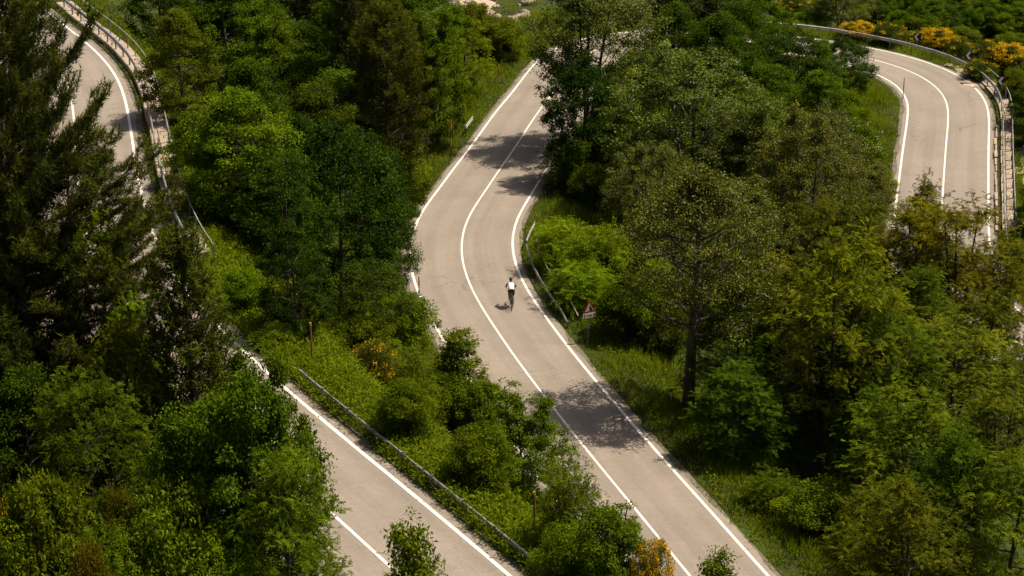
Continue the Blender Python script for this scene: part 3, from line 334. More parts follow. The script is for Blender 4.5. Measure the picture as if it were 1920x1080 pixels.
def link(name, data, parent=None, loc=None, rot=None, scale=None):
    o = bpy.data.objects.new(name, data); COL.objects.link(o)
    if parent: o.parent = parent
    if loc is not None: o.location = loc
    if rot is not None: o.rotation_euler = rot
    if scale is not None: o.scale = scale
    return o

def tag(o, label=None, cat=None, group=None, kind=None):
    for k, v in (('label', label), ('category', cat), ('group', group), ('kind', kind)):
        if v: o[k] = v
    return o

def thing(name, label, cat, loc=(0, 0, 0), rotz=0.0, group=None):
    return tag(link(name, None, None, loc, (0, 0, rotz)), label, cat, group)

class MB:
    """collects shapes, builds one mesh"""
    def __init__(s): s.v = []; s.f = []; s.n = 0
    def add(s, V, F):
        s.v.append(np.asarray(V, float)); s.f += [tuple(i + s.n for i in f) for f in F]; s.n += len(V); return s
    def box(s, c, d, rz=0.0, taper=1.0):
        x, y, z = np.array(d)/2
        V = np.array([(-x,-y,-z),(x,-y,-z),(x,y,-z),(-x,y,-z),(-x*taper,-y*taper,z),(x*taper,-y*taper,z),(x*taper,y*taper,z),(-x*taper,y*taper,z)])
        c_, s_ = math.cos(rz), math.sin(rz); V = V@np.array([[c_, s_, 0],[-s_, c_, 0],[0,0,1]]) + np.array(c)
        return s.add(V, [(3,2,1,0),(4,5,6,7),(0,1,5,4),(1,2,6,5),(2,3,7,6),(3,0,4,7)])
    def tube(s, P, r, n=6, cap=True):
        P = np.asarray(P, float); r = np.broadcast_to(np.asarray(r, float), (len(P),))
        T = np.gradient(P, axis=0); T /= np.linalg.norm(T, axis=1)[:, None] + 1e-9
        ref = np.array([0,0,1.]) if abs(T[:,2]).mean() < .8 else np.array([0,1.,0])
        A = np.cross(T, ref); A /= np.linalg.norm(A, axis=1)[:, None] + 1e-9; B = np.cross(T, A)
        a = np.linspace(0, 2*np.pi, n, endpoint=False)
        V = (P[:,None] + r[:,None,None]*(np.cos(a)[None,:,None]*A[:,None] + np.sin(a)[None,:,None]*B[:,None])).reshape(-1,3)
        F = [(i*n+j, i*n+(j+1)%n, (i+1)*n+(j+1)%n, (i+1)*n+j) for i in range(len(P)-1) for j in range(n)]
        if cap: F += [tuple(range(n))[::-1], tuple((len(P)-1)*n + j for j in range(n))]
        return s.add(V, F)
    def prism(s, poly, y0, y1):
        """polygon in x,z extruded from y0 to y1"""
        n = len(poly)
        V = [(x, y0, z) for x, z in poly] + [(x, y1, z) for x, z in poly]
        return s.add(V, [tuple(range(n)), tuple(range(2*n-1, n-1, -1))] + [(i, i+n, (i+1)%n+n, (i+1)%n) for i in range(n)])
    def ring(s, c, R, r, axis='x', n=28, k=6):
        V = []; F = []
        for i in range(n):
            a = 2*math.pi*i/n
            for j in range(k):
                b = 2*math.pi*j/k; q = R + r*math.cos(b)
                V.append((c[0] + r*math.sin(b), c[1] + q*math.cos(a), c[2] + q*math.sin(a)))
        for i in range(n):
            for j in range(k): F.append((i*k+j, i*k+(j+1)%k, ((i+1)%n)*k+(j+1)%k, ((i+1)%n)*k+j))
        return s.add(V, F)
    def data(s, name, mat=None, smooth_=False):
        m = bpy.data.meshes.new(name)
        m.from_pydata(np.concatenate(s.v).tolist(), [], s.f); m.update()
        b = bmesh.new(); b.from_mesh(m); bmesh.ops.recalc_face_normals(b, faces=b.faces); b.to_mesh(m); b.free()
        if smooth_: m.polygons.foreach_set('use_smooth', np.ones(len(m.polygons), bool))
        if mat: m.materials.append(mat)
        return m
    def build(s, name, mat, parent=None, smooth_=False, **k):
        return link(name, s.data(name, mat, smooth_), parent, **k)

# ------------------------------------------------------------------ materials
def new_mat(name):
    m = bpy.data.materials.new(name); m.use_nodes = True; nt = m.node_tree
    return m, nt, nt.nodes['Principled BSDF'], nt.nodes['Material Output']
def node(nt, t, **k):
    n = nt.nodes.new(t)
    for a, b in k.items(): setattr(n, a, b)
    return n
def noise(nt, scale, detail=4.0, rough=.55, vec=None):
    n = node(nt, 'ShaderNodeTexNoise'); n.inputs['Scale'].default_value = scale; n.inputs['Detail'].default_value = detail; n.inputs['Roughness'].default_value = rough
    if vec is not None: nt.links.new(vec, n.inputs['Vector'])
    return n.outputs['Fac']
def ramp(nt, fac, stops):
    r = node(nt, 'ShaderNodeValToRGB'); e = r.color_ramp.elements
    while len(e) < len(stops): e.new(0.5)
    for q, (p, c) in zip(e, stops):
        q.position = p; q.color = (*c, 1) if len(c) == 3 else c
    nt.links.new(fac, r.inputs['Fac']); return r.outputs['Color']
def mix(nt, fac, a, b, mode='MIX'):
    m = node(nt, 'ShaderNodeMix', data_type='RGBA', blend_type=mode)
    for i, v in ((0, fac), (6, a), (7, b)):
        if isinstance(v, bpy.types.NodeSocket): nt.links.new(v, m.inputs[i])
        elif i == 0: m.inputs[0].default_value = v
        else: m.inputs[i].default_value = (*v, 1)
    return m.outputs[2]
def coord(nt, out='Object', scale=None):
    c = node(nt, 'ShaderNodeTexCoord').outputs[out]
    if scale:
        mp = node(nt, 'ShaderNodeMapping'); mp.inputs['Scale'].default_value = scale; nt.links.new(c, mp.inputs['Vector']); c = mp.outputs['Vector']
    return c
def bump(nt, p, h, strength, dist=.02):
    b = node(nt, 'ShaderNodeBump'); b.inputs['Strength'].default_value = strength; b.inputs['Distance'].default_value = dist
    nt.links.new(h, b.inputs['Height']); nt.links.new(b.outputs['Normal'], p.inputs['Normal'])

def plain(name, col, rough=.6, metal=0.0, var=.25, scale=9.0):
    m, nt, p, o = new_mat(name)
    f = noise(nt, scale, 5, .6, coord(nt))
    d = tuple(c*(1 - var) for c in col); l = tuple(min(1, c*(1 + var)) for c in col)
    nt.links.new(ramp(nt, f, [(.3, d), (.7, l)]), p.inputs['Base Color'])
    p.inputs['Roughness'].default_value = rough; p.inputs['Metallic'].default_value = metal
    return m

def leaf_mat(name, dark, light, rough=.68, trans=.40, spec=.04):
    m, nt, p, o = new_mat(name)
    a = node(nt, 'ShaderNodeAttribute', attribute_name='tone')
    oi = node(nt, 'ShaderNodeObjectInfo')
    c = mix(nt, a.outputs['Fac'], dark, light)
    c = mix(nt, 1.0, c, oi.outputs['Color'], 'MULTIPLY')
    nt.links.new(c, p.inputs['Base Color'])
    p.inputs['Roughness'].default_value = rough; p.inputs['Specular IOR Level'].default_value = spec
    t = node(nt, 'ShaderNodeBsdfTranslucent'); nt.links.new(mix(nt, 1.0, c, (1.25, 1.2, .55), 'MULTIPLY'), t.inputs['Color'])
    ms = node(nt, 'ShaderNodeMixShader'); ms.inputs[0].default_value = trans
    nt.links.new(p.outputs[0], ms.inputs[1]); nt.links.new(t.outputs[0], ms.inputs[2]); nt.links.new(ms.outputs[0], o.inputs['Surface'])
    return m

def mat_asphalt():
    m, nt, p, o = new_mat('asphalt')
    ob = coord(nt); uv = coord(nt, 'UV')
    sep = node(nt, 'ShaderNodeSeparateXYZ'); nt.links.new(uv, sep.inputs[0])
    fine = noise(nt, 22, 6, .75, ob); patch = noise(nt, .35, 5, .6, ob); mid = noise(nt, 5.5, 5, .8, ob)
    base = ramp(nt, fine, [(.25, (.136, .116, .095)), (.5, (.208, .180, .148)), (.78, (.310, .272, .228))])
    base = mix(nt, .5, base, ramp(nt, patch, [(.35, (.178, .153, .127)), (.65, (.236, .203, .168))]))
    base = mix(nt, .7, base, ramp(nt, mid, [(.3, (.42, .42, .42)), (.7, (.58, .58, .58))]), 'OVERLAY')
    # wheel tracks: worn bands along the lanes
    wv = node(nt, 'ShaderNodeMath', operation='MULTIPLY'); nt.links.new(sep.outputs[0], wv.inputs[0]); wv.inputs[1].default_value = 4.2
    sn = node(nt, 'ShaderNodeMath', operation='SINE'); nt.links.new(wv.outputs[0], sn.inputs[0])
    ln = noise(nt, 1.0, 4, .6, coord(nt, 'UV', (3.0, .05, 1)))
    ad = node(nt, 'ShaderNodeMath', operation='MULTIPLY_ADD'); nt.links.new(sn.outputs[0], ad.inputs[0]); ad.inputs[1].default_value = .12; nt.links.new(ln, ad.inputs[2])
    base = mix(nt, .55, base, ramp(nt, ad.outputs[0], [(.28, (.42, .42, .42)), (.74, (.575, .57, .565))]), 'OVERLAY')
    # hairline cracks and a few transverse seams
    vo = node(nt, 'ShaderNodeTexVoronoi', feature='DISTANCE_TO_EDGE'); vo.inputs['Scale'].default_value = .33
    wob = node(nt, 'ShaderNodeVectorMath', operation='MULTIPLY_ADD')
    nz = node(nt, 'ShaderNodeTexNoise'); nz.inputs['Scale'].default_value = .9; nz.inputs['Detail'].default_value = 5; nt.links.new(ob, nz.inputs['Vector'])
    nt.links.new(nz.outputs['Color'], wob.inputs[0]); wob.inputs[1].default_value = (2.4, 2.4, 0); nt.links.new(ob, wob.inputs[2])
    nt.links.new(wob.outputs[0], vo.inputs['Vector'])
    cr = ramp(nt, vo.outputs['Distance'], [(0.0, (1, 1, 1)), (.012, (0, 0, 0))])
    gate = ramp(nt, noise(nt, .12, 3, .5, ob), [(.50, (0, 0, 0)), (.6, (.5, .5, .5))])
    base = mix(nt, mix(nt, 1.0, cr, gate, 'MULTIPLY'), base, (.05, .04, .033))
    seam = noise(nt, 1.0, 4, .7, coord(nt, 'UV', (.7, 2.6, 1)))
    base = mix(nt, ramp(nt, seam, [(.70, (0, 0, 0)), (.76, (.5, .5, .5))]), base, (.09, .07, .055))
    nt.links.new(base, p.inputs['Base Color']); p.inputs['Roughness'].default_value = .9; p.inputs['Specular IOR Level'].default_value = .2
    bump(nt, p, fine, .5, .012)
    return m

def mat_marking():
    m, nt, p, o = new_mat('white_road_paint')
    ob = coord(nt)
    w = noise(nt, 9, 6, .75, ob); big = noise(nt, .5, 3, .5, ob)
    s = node(nt, 'ShaderNodeMath', operation='MULTIPLY_ADD'); nt.links.new(big, s.inputs[0]); s.inputs[1].default_value = .5; nt.links.new(w, s.inputs[2])
    c = ramp(nt, s.outputs[0], [(.52, (.26, .22, .18)), (.68, (.60, .56, .49)), (.88, (.74, .71, .64))])
    nt.links.new(c, p.inputs['Base Color']); p.inputs['Roughness'].default_value = .7
    return m

def mat_ground():
    m, nt, p, o = new_mat('forest_ground')
    ob = coord(nt)
    a = noise(nt, .28, 6, .6, ob); b = noise(nt, 5.0, 6, .7, ob)
    c1 = ramp(nt, b, [(.3, (.012, .014, .004)), (.55, (.035, .042, .010)), (.75, (.07, .062, .022))])
    c2 = ramp(nt, b, [(.3, (.022, .036, .005)), (.7, (.06, .085, .012))])
    nt.links.new(mix(nt, ramp(nt, a, [(.42, (0, 0, 0)), (.58, (1, 1, 1))]), c1, c2), p.inputs['Base Color'])
    p.inputs['Roughness'].default_value = .95; p.inputs['Specular IOR Level'].default_value = .1
    bump(nt, p, b, .8, .08)
    return m

def mat_gravel():
    m, nt, p, o = new_mat('gravel_edge')
    ob = coord(nt)
    b = noise(nt, 14, 6, .75, ob); a = noise(nt, 1.3, 5, .65, ob)
    c = ramp(nt, b, [(.28, (.07, .058, .042)), (.5, (.15, .125, .096)), (.75, (.25, .215, .17))])
    c = mix(nt, ramp(nt, a, [(.45, (0, 0, 0)), (.62, (.8, .8, .8))]), c, (.055, .06, .02))
    nt.links.new(c, p.inputs['Base Color']); p.inputs['Roughness'].default_value = .95
    bump(nt, p, b, .9, .04)
    return m

def mat_concrete(name, dark, light):
    m, nt, p, o = new_mat(name)
    ob = coord(nt)
    b = noise(nt, 3.0, 7, .7, ob); s = noise(nt, 30, 4, .7, ob)
    c = ramp(nt, b, [(.32, dark), (.62, light)])
    nt.links.new(mix(nt, .35, c, ramp(nt, s, [(.3, tuple(q*.6 for q in dark)), (.7, light)])), p.inputs['Base Color'])
    p.inputs['Roughness'].default_value = .92; bump(nt, p, b, .5, .03)
    return m

def mat_galv():
    m, nt, p, o = new_mat('galvanised_steel')
    ob = coord(nt)
    b = noise(nt, 2.2, 6, .7, ob); s = noise(nt, 14, 4, .7, ob)
    c = ramp(nt, b, [(.3, (.20, .20, .185)), (.6, (.40, .40, .37)), (.8, (.52, .51, .47))])
    c = mix(nt, ramp(nt, s, [(.62, (0, 0, 0)), (.72, (.7, .7, .7))]), c, (.16, .10, .06))
    nt.links.new(c, p.inputs['Base Color']); p.inputs['Roughness'].default_value = .5; p.inputs['Metallic'].default_value = .35
    return m

def mat_bark(name, dark, light, scale=6.0):
    m, nt, p, o = new_mat(name)
    b = noise(nt, scale, 6, .7, coord(nt, 'Object', (1, 1, .25)))
    nt.links.new(ramp(nt, b, [(.35, dark), (.65, light)]), p.inputs['Base Color'])
    p.inputs['Roughness'].default_value = .95; bump(nt, p, b, .8, .04)
    return m
# ------------------------------------------------------------------ foliage builders
def unit(v): return v/(np.linalg.norm(v, axis=-1, keepdims=True) + 1e-9)

def leaf_cards(P, D, N, L, W, fold=.12):
    """pointed leaf blades: four corners each, creased along the midrib"""
    D = unit(D); N = unit(N - D*(N*D).sum(1, keepdims=True)); S = np.cross(D, N)
    L = L[:, None]; W = W[:, None]
    V = np.empty((len(P), 4, 3)); V[:, 0] = P; V[:, 2] = P + D*L - N*L*.10
    m = P + D*L*.48 + N*L*fold*.5
    V[:, 1] = m + S*W*.5; V[:, 3] = m - S*W*.5
    return V.reshape(-1, 3)

def blob_leaves(r, C, Rad, n, L, W, flat=.62, up=.55, droop=.25):
    """n leaves round each cluster centre C (k,3) with radius Rad (k)"""
    k = len(C); q = unit(r.normal(size=(k, n, 3))); q[..., 2] = q[..., 2]*flat + .06
    rad = r.random((k, n, 1))**.45
    P = (C[:, None] + q*rad*Rad[:, None, None]).reshape(-1, 3)
    o = q.reshape(-1, 3)
    N = unit(o*.55 + np.array([0, 0, up]) + r.normal(size=o.shape)*.42)
    D = o*.7 + r.normal(size=o.shape)*.6; D[:, 2] -= droop
    ln = L*r.uniform(.65, 1.25, k*n); wd = W*r.uniform(.7, 1.2, k*n)
    tone = np.clip(np.repeat(r.normal(.45, .2, k), n) + r.normal(0, .2, k*n), 0, 1)
    return leaf_cards(P, D, N, ln, wd), tone

def spray_leaves(r, C, A, n_spray, n_leaf, SL, L, W, spread=.55):
    """compound leaves: rachises that fan out from each centre along A and droop, leaflets in pairs"""
    k = len(C); ns = k*n_spray
    c = np.repeat(C, n_spray, 0) + r.normal(size=(ns, 3))*np.array([.26, .26, .14])
    a = unit(np.repeat(A, n_spray, 0)*.6 + unit(r.normal(size=(ns, 3)))*np.array([1, 1, .45]))
    sl = SL*r.uniform(.7, 1.25, ns)
    t = np.linspace(.18, 1, n_leaf)[None, :, None]
    up = unit(np.array([0, 0, 1.]) + r.normal(size=(ns, 3))*.3)
    side = unit(np.cross(a, up)); nn = np.cross(side, a)
    pos = c[:, None] + a[:, None]*t*sl[:, None, None] - np.array([0, 0, 1.])*(t**2)*.22*sl[:, None, None]
    sg = np.where(np.arange(n_leaf)%2, 1., -1.)[None, :, None]
    D = side[:, None]*sg*.8 + a[:, None]*.6 + r.normal(size=(ns, n_leaf, 3))*.13 - np.array([0, 0, .15])
    N = np.broadcast_to(nn[:, None], D.shape) + r.normal(size=D.shape)*.28
    m = ns*n_leaf
    tone = np.clip(np.repeat(np.repeat(r.normal(.42, .2, k), n_spray) + r.normal(0, .14, ns), n_leaf) + r.normal(0, .1, m), 0, 1)
    return leaf_cards(pos.reshape(-1, 3), D.reshape(-1, 3), N.reshape(-1, 3), L*r.uniform(.7, 1.2, m), W*r.uniform(.75, 1.2, m)), tone

def quads(n): return np.arange(n*4, dtype=np.int32).reshape(-1, 4)

def env(u, kind):
    u = np.clip(u, 0, 1)
    if kind == 'round': return np.sin(np.pi*np.clip(u*.92 + .06, 0, 1))**.55
    if kind == 'egg':   return np.sin(np.pi*np.clip(u, .02, .99)**.75)**.6
    if kind == 'vase':  return np.sin(np.pi*np.clip(u*.9 + .05, 0, 1)**1.25)**.6
    if kind == 'cone':  return (1 - u)**.75*.95 + .05
    return np.ones_like(u)

def skeleton(r, H, R, base, n_limb, per_limb, shape, stems=1, rise=.55, wander=.35):
    """trunk, limbs and branchlets as tubes; returns tubes, cluster centres, cluster directions"""
    tubes, C, A = [], [], []
    for s in range(stems):
        ph = 2*math.pi*s/stems + r.uniform(0, 1)
        lean = 0 if stems == 1 else R*.34
        zt = np.linspace(0, H*.93, 9)
        f = np.clip(zt/H, 0, 1)
        tp = np.stack([np.cos(ph)*lean*f**1.1 + np.cumsum(r.normal(0, wander*.16, 9))*f, np.sin(ph)*lean*f**1.1 + np.cumsum(r.normal(0, wander*.16, 9))*f, zt], 1)
        tp[0, :2] *= 0
        r0 = (.026 if base > .3 else .018)*H/math.sqrt(stems) + .02
        tubes.append((tp, r0*(1 - f*.88)))
        nl = n_limb//stems
        for i in range(nl):
            u0 = base + (.93 - base)*(i + r.uniform(.1, .9))/nl
            az = i*2.39996 + ph + r.uniform(-.4, .4)
            p0 = np.array([np.interp(u0*H, zt, tp[:, j]) for j in range(3)])
            uc = (u0 - base)/(1 - base)
            ue = min(1, uc + .16*rise/.55)
            Lh = max(.25, R*float(env(np.array(ue), shape))*r.uniform(.72, 1.08) - (lean*.5 if stems > 1 else 0))
            dz = Lh*rise*r.uniform(.5, 1.15)*(1 - .25*uc)
            t = np.linspace(0, 1, 6)
            h = np.array([math.cos(az), math.sin(az), 0]); sd_ = np.array([-h[1], h[0], 0])
            lp = p0 + h*(Lh*t)[:, None] + np.array([0, 0, 1.])*(dz*t**1.15)[:, None] + sd_*(np.sin(t*3)*r.normal(0, .12)*Lh)[:, None]
            lp[:, 2] = np.minimum(lp[:, 2], H*.985)
            rl = max(.012, r0*.42*(1 - u0*.7))
            tubes.append((lp, rl*(1 - t*.85)))
            C.append(lp[-1]); A.append(h)
            for j in range(per_limb):
                tt = r.uniform(.35, .98); sgn = 1 if j%2 else -1
                q0 = np.array([np.interp(tt, t, lp[:, d]) for d in range(3)])
                d2 = unit(h*r.uniform(.2, .8) + sd_*sgn*r.uniform(.5, 1) + np.array([0, 0, r.uniform(-.15, .6)]))
                l2 = Lh*r.uniform(.22, .48)*(1.15 - tt*.5) + .15
                q = q0 + d2*l2
                tubes.append((np.stack([q0, (q0 + q)/2 + np.array([0, 0, -.03]), q]), np.array([rl*.45, rl*.3, .006])))
                C.append(q); A.append(d2)
                if r.random() < .5: C.append(q0 + d2*l2*.45); A.append(d2)
        C.append(tp[-1] + np.array([0, 0, .05*H])); A.append(np.array([0, 0, 1.]))
    return tubes, np.array(C), np.array(A)

def shell_points(r, H, R, base, n, shape, inner=.7):
    u = r.random(n); az = r.uniform(0, 2*np.pi, n)
    rr = R*env(u, shape)*np.sqrt(r.uniform(inner**2, 1, n))*.95
    C = np.stack([np.cos(az)*rr, np.sin(az)*rr, H*(base + (1 - base)*u*.97)], 1)
    return C, unit(np.stack([np.cos(az), np.sin(az), (u - .4)*1.2], 1))

def bark_mesh(name, tubes, mat, sides=5):
    mb = MB()
    V, F, n0 = [], [], 0
    for P, rad in tubes:
        P = np.asarray(P); n = len(P)
        T = unit(np.gradient(P, axis=0)); ref = np.array([.31, .17, 1.]) if abs(T[:, 2]).mean() < .8 else np.array([.2, 1., .1])
        Aa = unit(np.cross(T, ref)); B = np.cross(T, Aa)
        a = np.linspace(0, 2*np.pi, sides, endpoint=False)
        V.append((P[:, None] + np.asarray(rad)[:, None, None]*(np.cos(a)[None, :, None]*Aa[:, None] + np.sin(a)[None, :, None]*B[:, None])).reshape(-1, 3))
        i = np.arange(n - 1)[:, None]*sides; j = np.arange(sides)[None]
        F.append((np.stack([i + j, i + (j + 1)%sides, i + sides + (j + 1)%sides, i + sides + j], -1) + n0).reshape(-1, 4)); n0 += n*sides
    return mesh_np(name, np.concatenate(V), np.concatenate(F), mat, smooth_=True)

PROTO = {}
def proto(key, H, W, trunk, crown, extra=None, names=('trunk', 'crown')):
    PROTO[key] = (H, W, trunk, crown, extra, names)

def tree_blob(key, seed, H, R, base, n_limb, per_limb, shape, n_leaf, rad, L, W, mat, bark, shell=60, stems=1, rise=.55, flat=.62, inner=.7):
    r = np.random.default_rng(seed)
    tubes, C, A = skeleton(r, H, R*.92, base, n_limb, per_limb, shape, stems, rise)
    if shell:
        C2, A2 = shell_points(r, H, R, base, shell, shape, inner); C = np.concatenate([C, C2])
    V, tone = blob_leaves(r, C, rad*(.5 + 1.15*r.random(len(C))**1.6), n_leaf, L, W, flat)
    proto(key, H, R*2, bark_mesh(key + '_trunk', tubes, bark), mesh_np(key + '_crown', V, quads(len(V)//4), mat, tone))

def tree_spray(key, seed, H, R, base, n_limb, per_limb, shape, n_spray, n_leaf, SL, L, W, mat, bark, shell=40, stems=1, rise=.5, inner=.6):
    r = np.random.default_rng(seed)
    tubes, C, A = skeleton(r, H, R*.9, base, n_limb, per_limb, shape, stems, rise)
    if shell:
        C2, A2 = shell_points(r, H, R, base, shell, shape, inner); C = np.concatenate([C, C2]); A = np.concatenate([A, A2])
    V, tone = spray_leaves(r, C, A, n_spray, n_leaf, SL, L, W)
    proto(key, H, R*2, bark_mesh(key + '_trunk', tubes, bark), mesh_np(key + '_crown', V, quads(len(V)//4), mat, tone))

def tree_pine(key, seed, H, R, base, whorl, nb, shape, mat, bark, needles=26, nl=.17, dens=1.0):
    r = np.random.default_rng(seed)
    zt = np.linspace(0, H, 12); tp = np.stack([np.cumsum(r.normal(0, .05, 12)), np.cumsum(r.normal(0, .05, 12)), zt], 1); tp[0, :2] = 0
    r0 = .013*H + .03
    tubes = [(tp, r0*(1 - .93*zt/H))]
    T, D, Q = [], [], []
    z = base*H
    while z < H*.97:
        u = (z - base*H)/(H*(1 - base)); Rr = R*float(env(np.array(u), shape))*r.uniform(.78, 1.12)
        p0 = np.array([np.interp(z, zt, tp[:, j]) for j in range(3)]); a0 = r.uniform(0, 6.28)
        for b in range(nb):
            az = a0 + b*2*math.pi/nb + r.uniform(-.3, .3); Lb = max(.2, Rr*r.uniform(.6, 1.15))
            h = np.array([math.cos(az), math.sin(az), 0]); sd_ = np.array([-h[1], h[0], 0])
            t = np.linspace(0, 1, 6); el = .12 + .55*u + r.uniform(-.1, .14)
            bp = p0 + h*(Lb*t)[:, None] + np.array([0, 0, 1.])*(Lb*(el*t - .18*t*(1 - t) + .14*t**3))[:, None] + sd_*(np.sin(t*2.5)*r.normal(0, .07)*Lb)[:, None]
            tubes.append((bp, max(.008, r0*.3*(1 - u*.7))*(1 - t*.85)))
            n2 = max(3, int(Lb/.17*dens))
            for j in range(n2):
                tt = .30 + .70*((j + r.random())/n2)**.8; sg = 1 if j%2 else -1
                q0 = np.array([np.interp(tt, t, bp[:, d]) for d in range(3)])
                l2 = (.30 + .34*Lb*(1 - tt)**.8)*r.uniform(.5, 1.15)
                d2 = unit(h*.75 + sd_*sg*r.uniform(.35, 1.0) + np.array([0, 0, r.uniform(.1, .55)]))
                q = q0 + d2*l2
                if l2 > .3: tubes.append((np.stack([q0, q]), np.array([.012, .005])))
                for e in range(max(1, int(l2/.2))):
                    f = 1 - e*.2/l2
                    T.append(q0 + d2*l2*f + r.normal(0, .03, 3)); D.append(unit(d2*.7 + np.array([0, 0, .9]) + r.normal(0, .25, 3)))
            for e in range(7): T.append(bp[-1] + r.normal(0, .17, 3) - h*.1); D.append(unit(h*.5 + np.array([0, 0, .8]) + r.normal(0, .3, 3)))
        z += whorl*r.uniform(.75, 1.25)*(1 - .35*u)
    for e in range(4): T.append(tp[-1] - np.array([0, 0, e*.12])); D.append(np.array([0, 0, 1.]))
    T = np.array(T); D = np.array(D); k = len(T)
    ref = unit(np.cross(D, np.array([.3, .9, .2]))); ref2 = np.cross(D, ref)
    a = r.uniform(0, 6.28, (k, needles, 1)); th = r.uniform(.25, 1.4, (k, needles, 1)); s = r.uniform(-.26, .10, (k, needles, 1))
    nd = D[:, None]*np.cos(th) + (ref[:, None]*np.cos(a) + ref2[:, None]*np.sin(a))*np.sin(th)
    P = T[:, None] + D[:, None]*s
    ln = nl*r.uniform(.7, 1.15, (k, needles, 1)); w = unit(np.cross(nd, r.normal(size=nd.shape)))*.016
    V = np.stack([P - w, P + w, P + nd*ln], 2).reshape(-1, 3)
    rad = np.hypot(T[:, 0], T[:, 1])/(R*env(np.clip((T[:, 2]/H - base)/(1 - base), 0, 1), shape) + .1)     # paler outward: young shoots, and the look of lit tips put into the tone
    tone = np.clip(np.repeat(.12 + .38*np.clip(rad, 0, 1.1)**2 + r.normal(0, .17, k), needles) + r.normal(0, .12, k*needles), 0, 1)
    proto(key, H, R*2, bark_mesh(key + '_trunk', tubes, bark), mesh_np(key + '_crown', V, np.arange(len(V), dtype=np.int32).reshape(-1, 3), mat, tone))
    print(key, 'tufts', k)

def shrub(key, seed, H, R, n_stem, n_leaf, rad, L, W, mat, bark, shell=40, flower=None, spray=False):
    r = np.random.default_rng(seed); tubes = []; C = []; A = []
    for i in range(n_stem):
        az = i*2.39996 + r.uniform(-.5, .5); k = r.uniform(.25, 1)*R*.8; h = H*r.uniform(.55, .95)*(1 - .35*(k/R)**2)
        d = np.array([math.cos(az)*k, math.sin(az)*k, h]); t = np.linspace(0, 1, 4)[:, None]
        P = d*np.concatenate([t**1.2, t**1.2, t], 1); tubes.append((P, .022*(1 - t[:, 0]*.8)*(.5 + H*.25)))
        for f in (.55, .8, 1.0): C.append(d*f + r.normal(0, .1, 3)); A.append(unit(d))
    C = np.array(C); A = np.array(A)
    C2, A2 = shell_points(r, H, R, .06, shell, 'round', .45); C2[:, 2] *= .97
    C = np.concatenate([C, C2]); A = np.concatenate([A, A2])
    if spray: V, tone = spray_leaves(r, C, A, spray, 9, rad, L, W)
    else: V, tone = blob_leaves(r, C, rad*r.uniform(.7, 1.25, len(C)), n_leaf, L, W, .75)
    fol = mesh_np(key + '_foliage', V, quads(len(V)//4), mat, tone); ex = None
    if flower:
        fm, frac, nf, fr, fl = flower
        C3, A3 = shell_points(r, H*1.03, R*1.04, .3, int(frac), 'round', .82)
        V2, t2 = blob_leaves(r, C3, fr*r.uniform(.6, 1.3, len(C3)), nf, fl, fl*.9, .8, up=.9)
        ex = mesh_np(key + '_blossom', V2, quads(len(V2)//4), fm, t2)
    proto(key, H, R*2, bark_mesh(key + '_stems', tubes, bark), fol, ex, ('stems', 'foliage'))

def plant(key, name, x, y, z, h, w, rot, tint, label, cat, group=None):
    H, W, tr, cr, ex, nm = PROTO[key]
    t = thing(name, label, cat, (x, y, z), rot, group); t.scale = (w/W, w/W, h/H)
    k = (x*12.9898 + y*78.233) % 1.0; t.rotation_euler = (.09*(k - .5), .09*((k*7.3) % 1.0 - .5), rot)
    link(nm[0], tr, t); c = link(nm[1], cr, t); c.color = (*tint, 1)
    if ex: link('blossom', ex, t).color = (1, 1, 1, 1)
    return t
# ------------------------------------------------------------------ ground, roads, markings
M = dict(
 asphalt=mat_asphalt(), paint=mat_marking(), ground=mat_ground(), gravel=mat_gravel(), galv=mat_galv(),
 concrete=mat_concrete('weathered_concrete', (.20, .155, .11), (.40, .325, .25)),
 masonry=mat_concrete('pale_stone', (.22, .165, .115), (.44, .35, .26)),
 rust=plain('rusty_steel', (.15, .055, .022), .85, 0, .4, 14),
 pole_yellow=plain('faded_yellow_paint', (.42, .22, .03), .6, 0, .2), pole_black=plain('black_paint', (.012, .012, .012), .5),
 grey_metal=plain('grey_metal', (.16, .155, .145), .5, .4), dark_metal=plain('dark_sign_back', (.03, .027, .025), .6, .2),
 white=plain('sign_white', (.62, .58, .50), .5, 0, .08), red=plain('sign_red', (.30, .018, .015), .45, 0, .1), black=plain('sign_black', (.010, .010, .011), .5, 0, .2),
 silver=plain('chevron_grey', (.75, .73, .69), .45, 0, .1),
)
nx, ny = len(XS), len(YS)
gx, gy = np.meshgrid(XS, YS)
idx = np.arange(nx*ny).reshape(ny, nx)
F = np.stack([idx[:-1, :-1], idx[:-1, 1:], idx[1:, 1:], idx[1:, :-1]], -1).reshape(-1, 4)
ground = link('ground', mesh_np('ground', np.stack([gx, gy, ZS], -1).reshape(-1, 3), F, M['ground'], smooth_=True)); tag(ground, kind='structure')

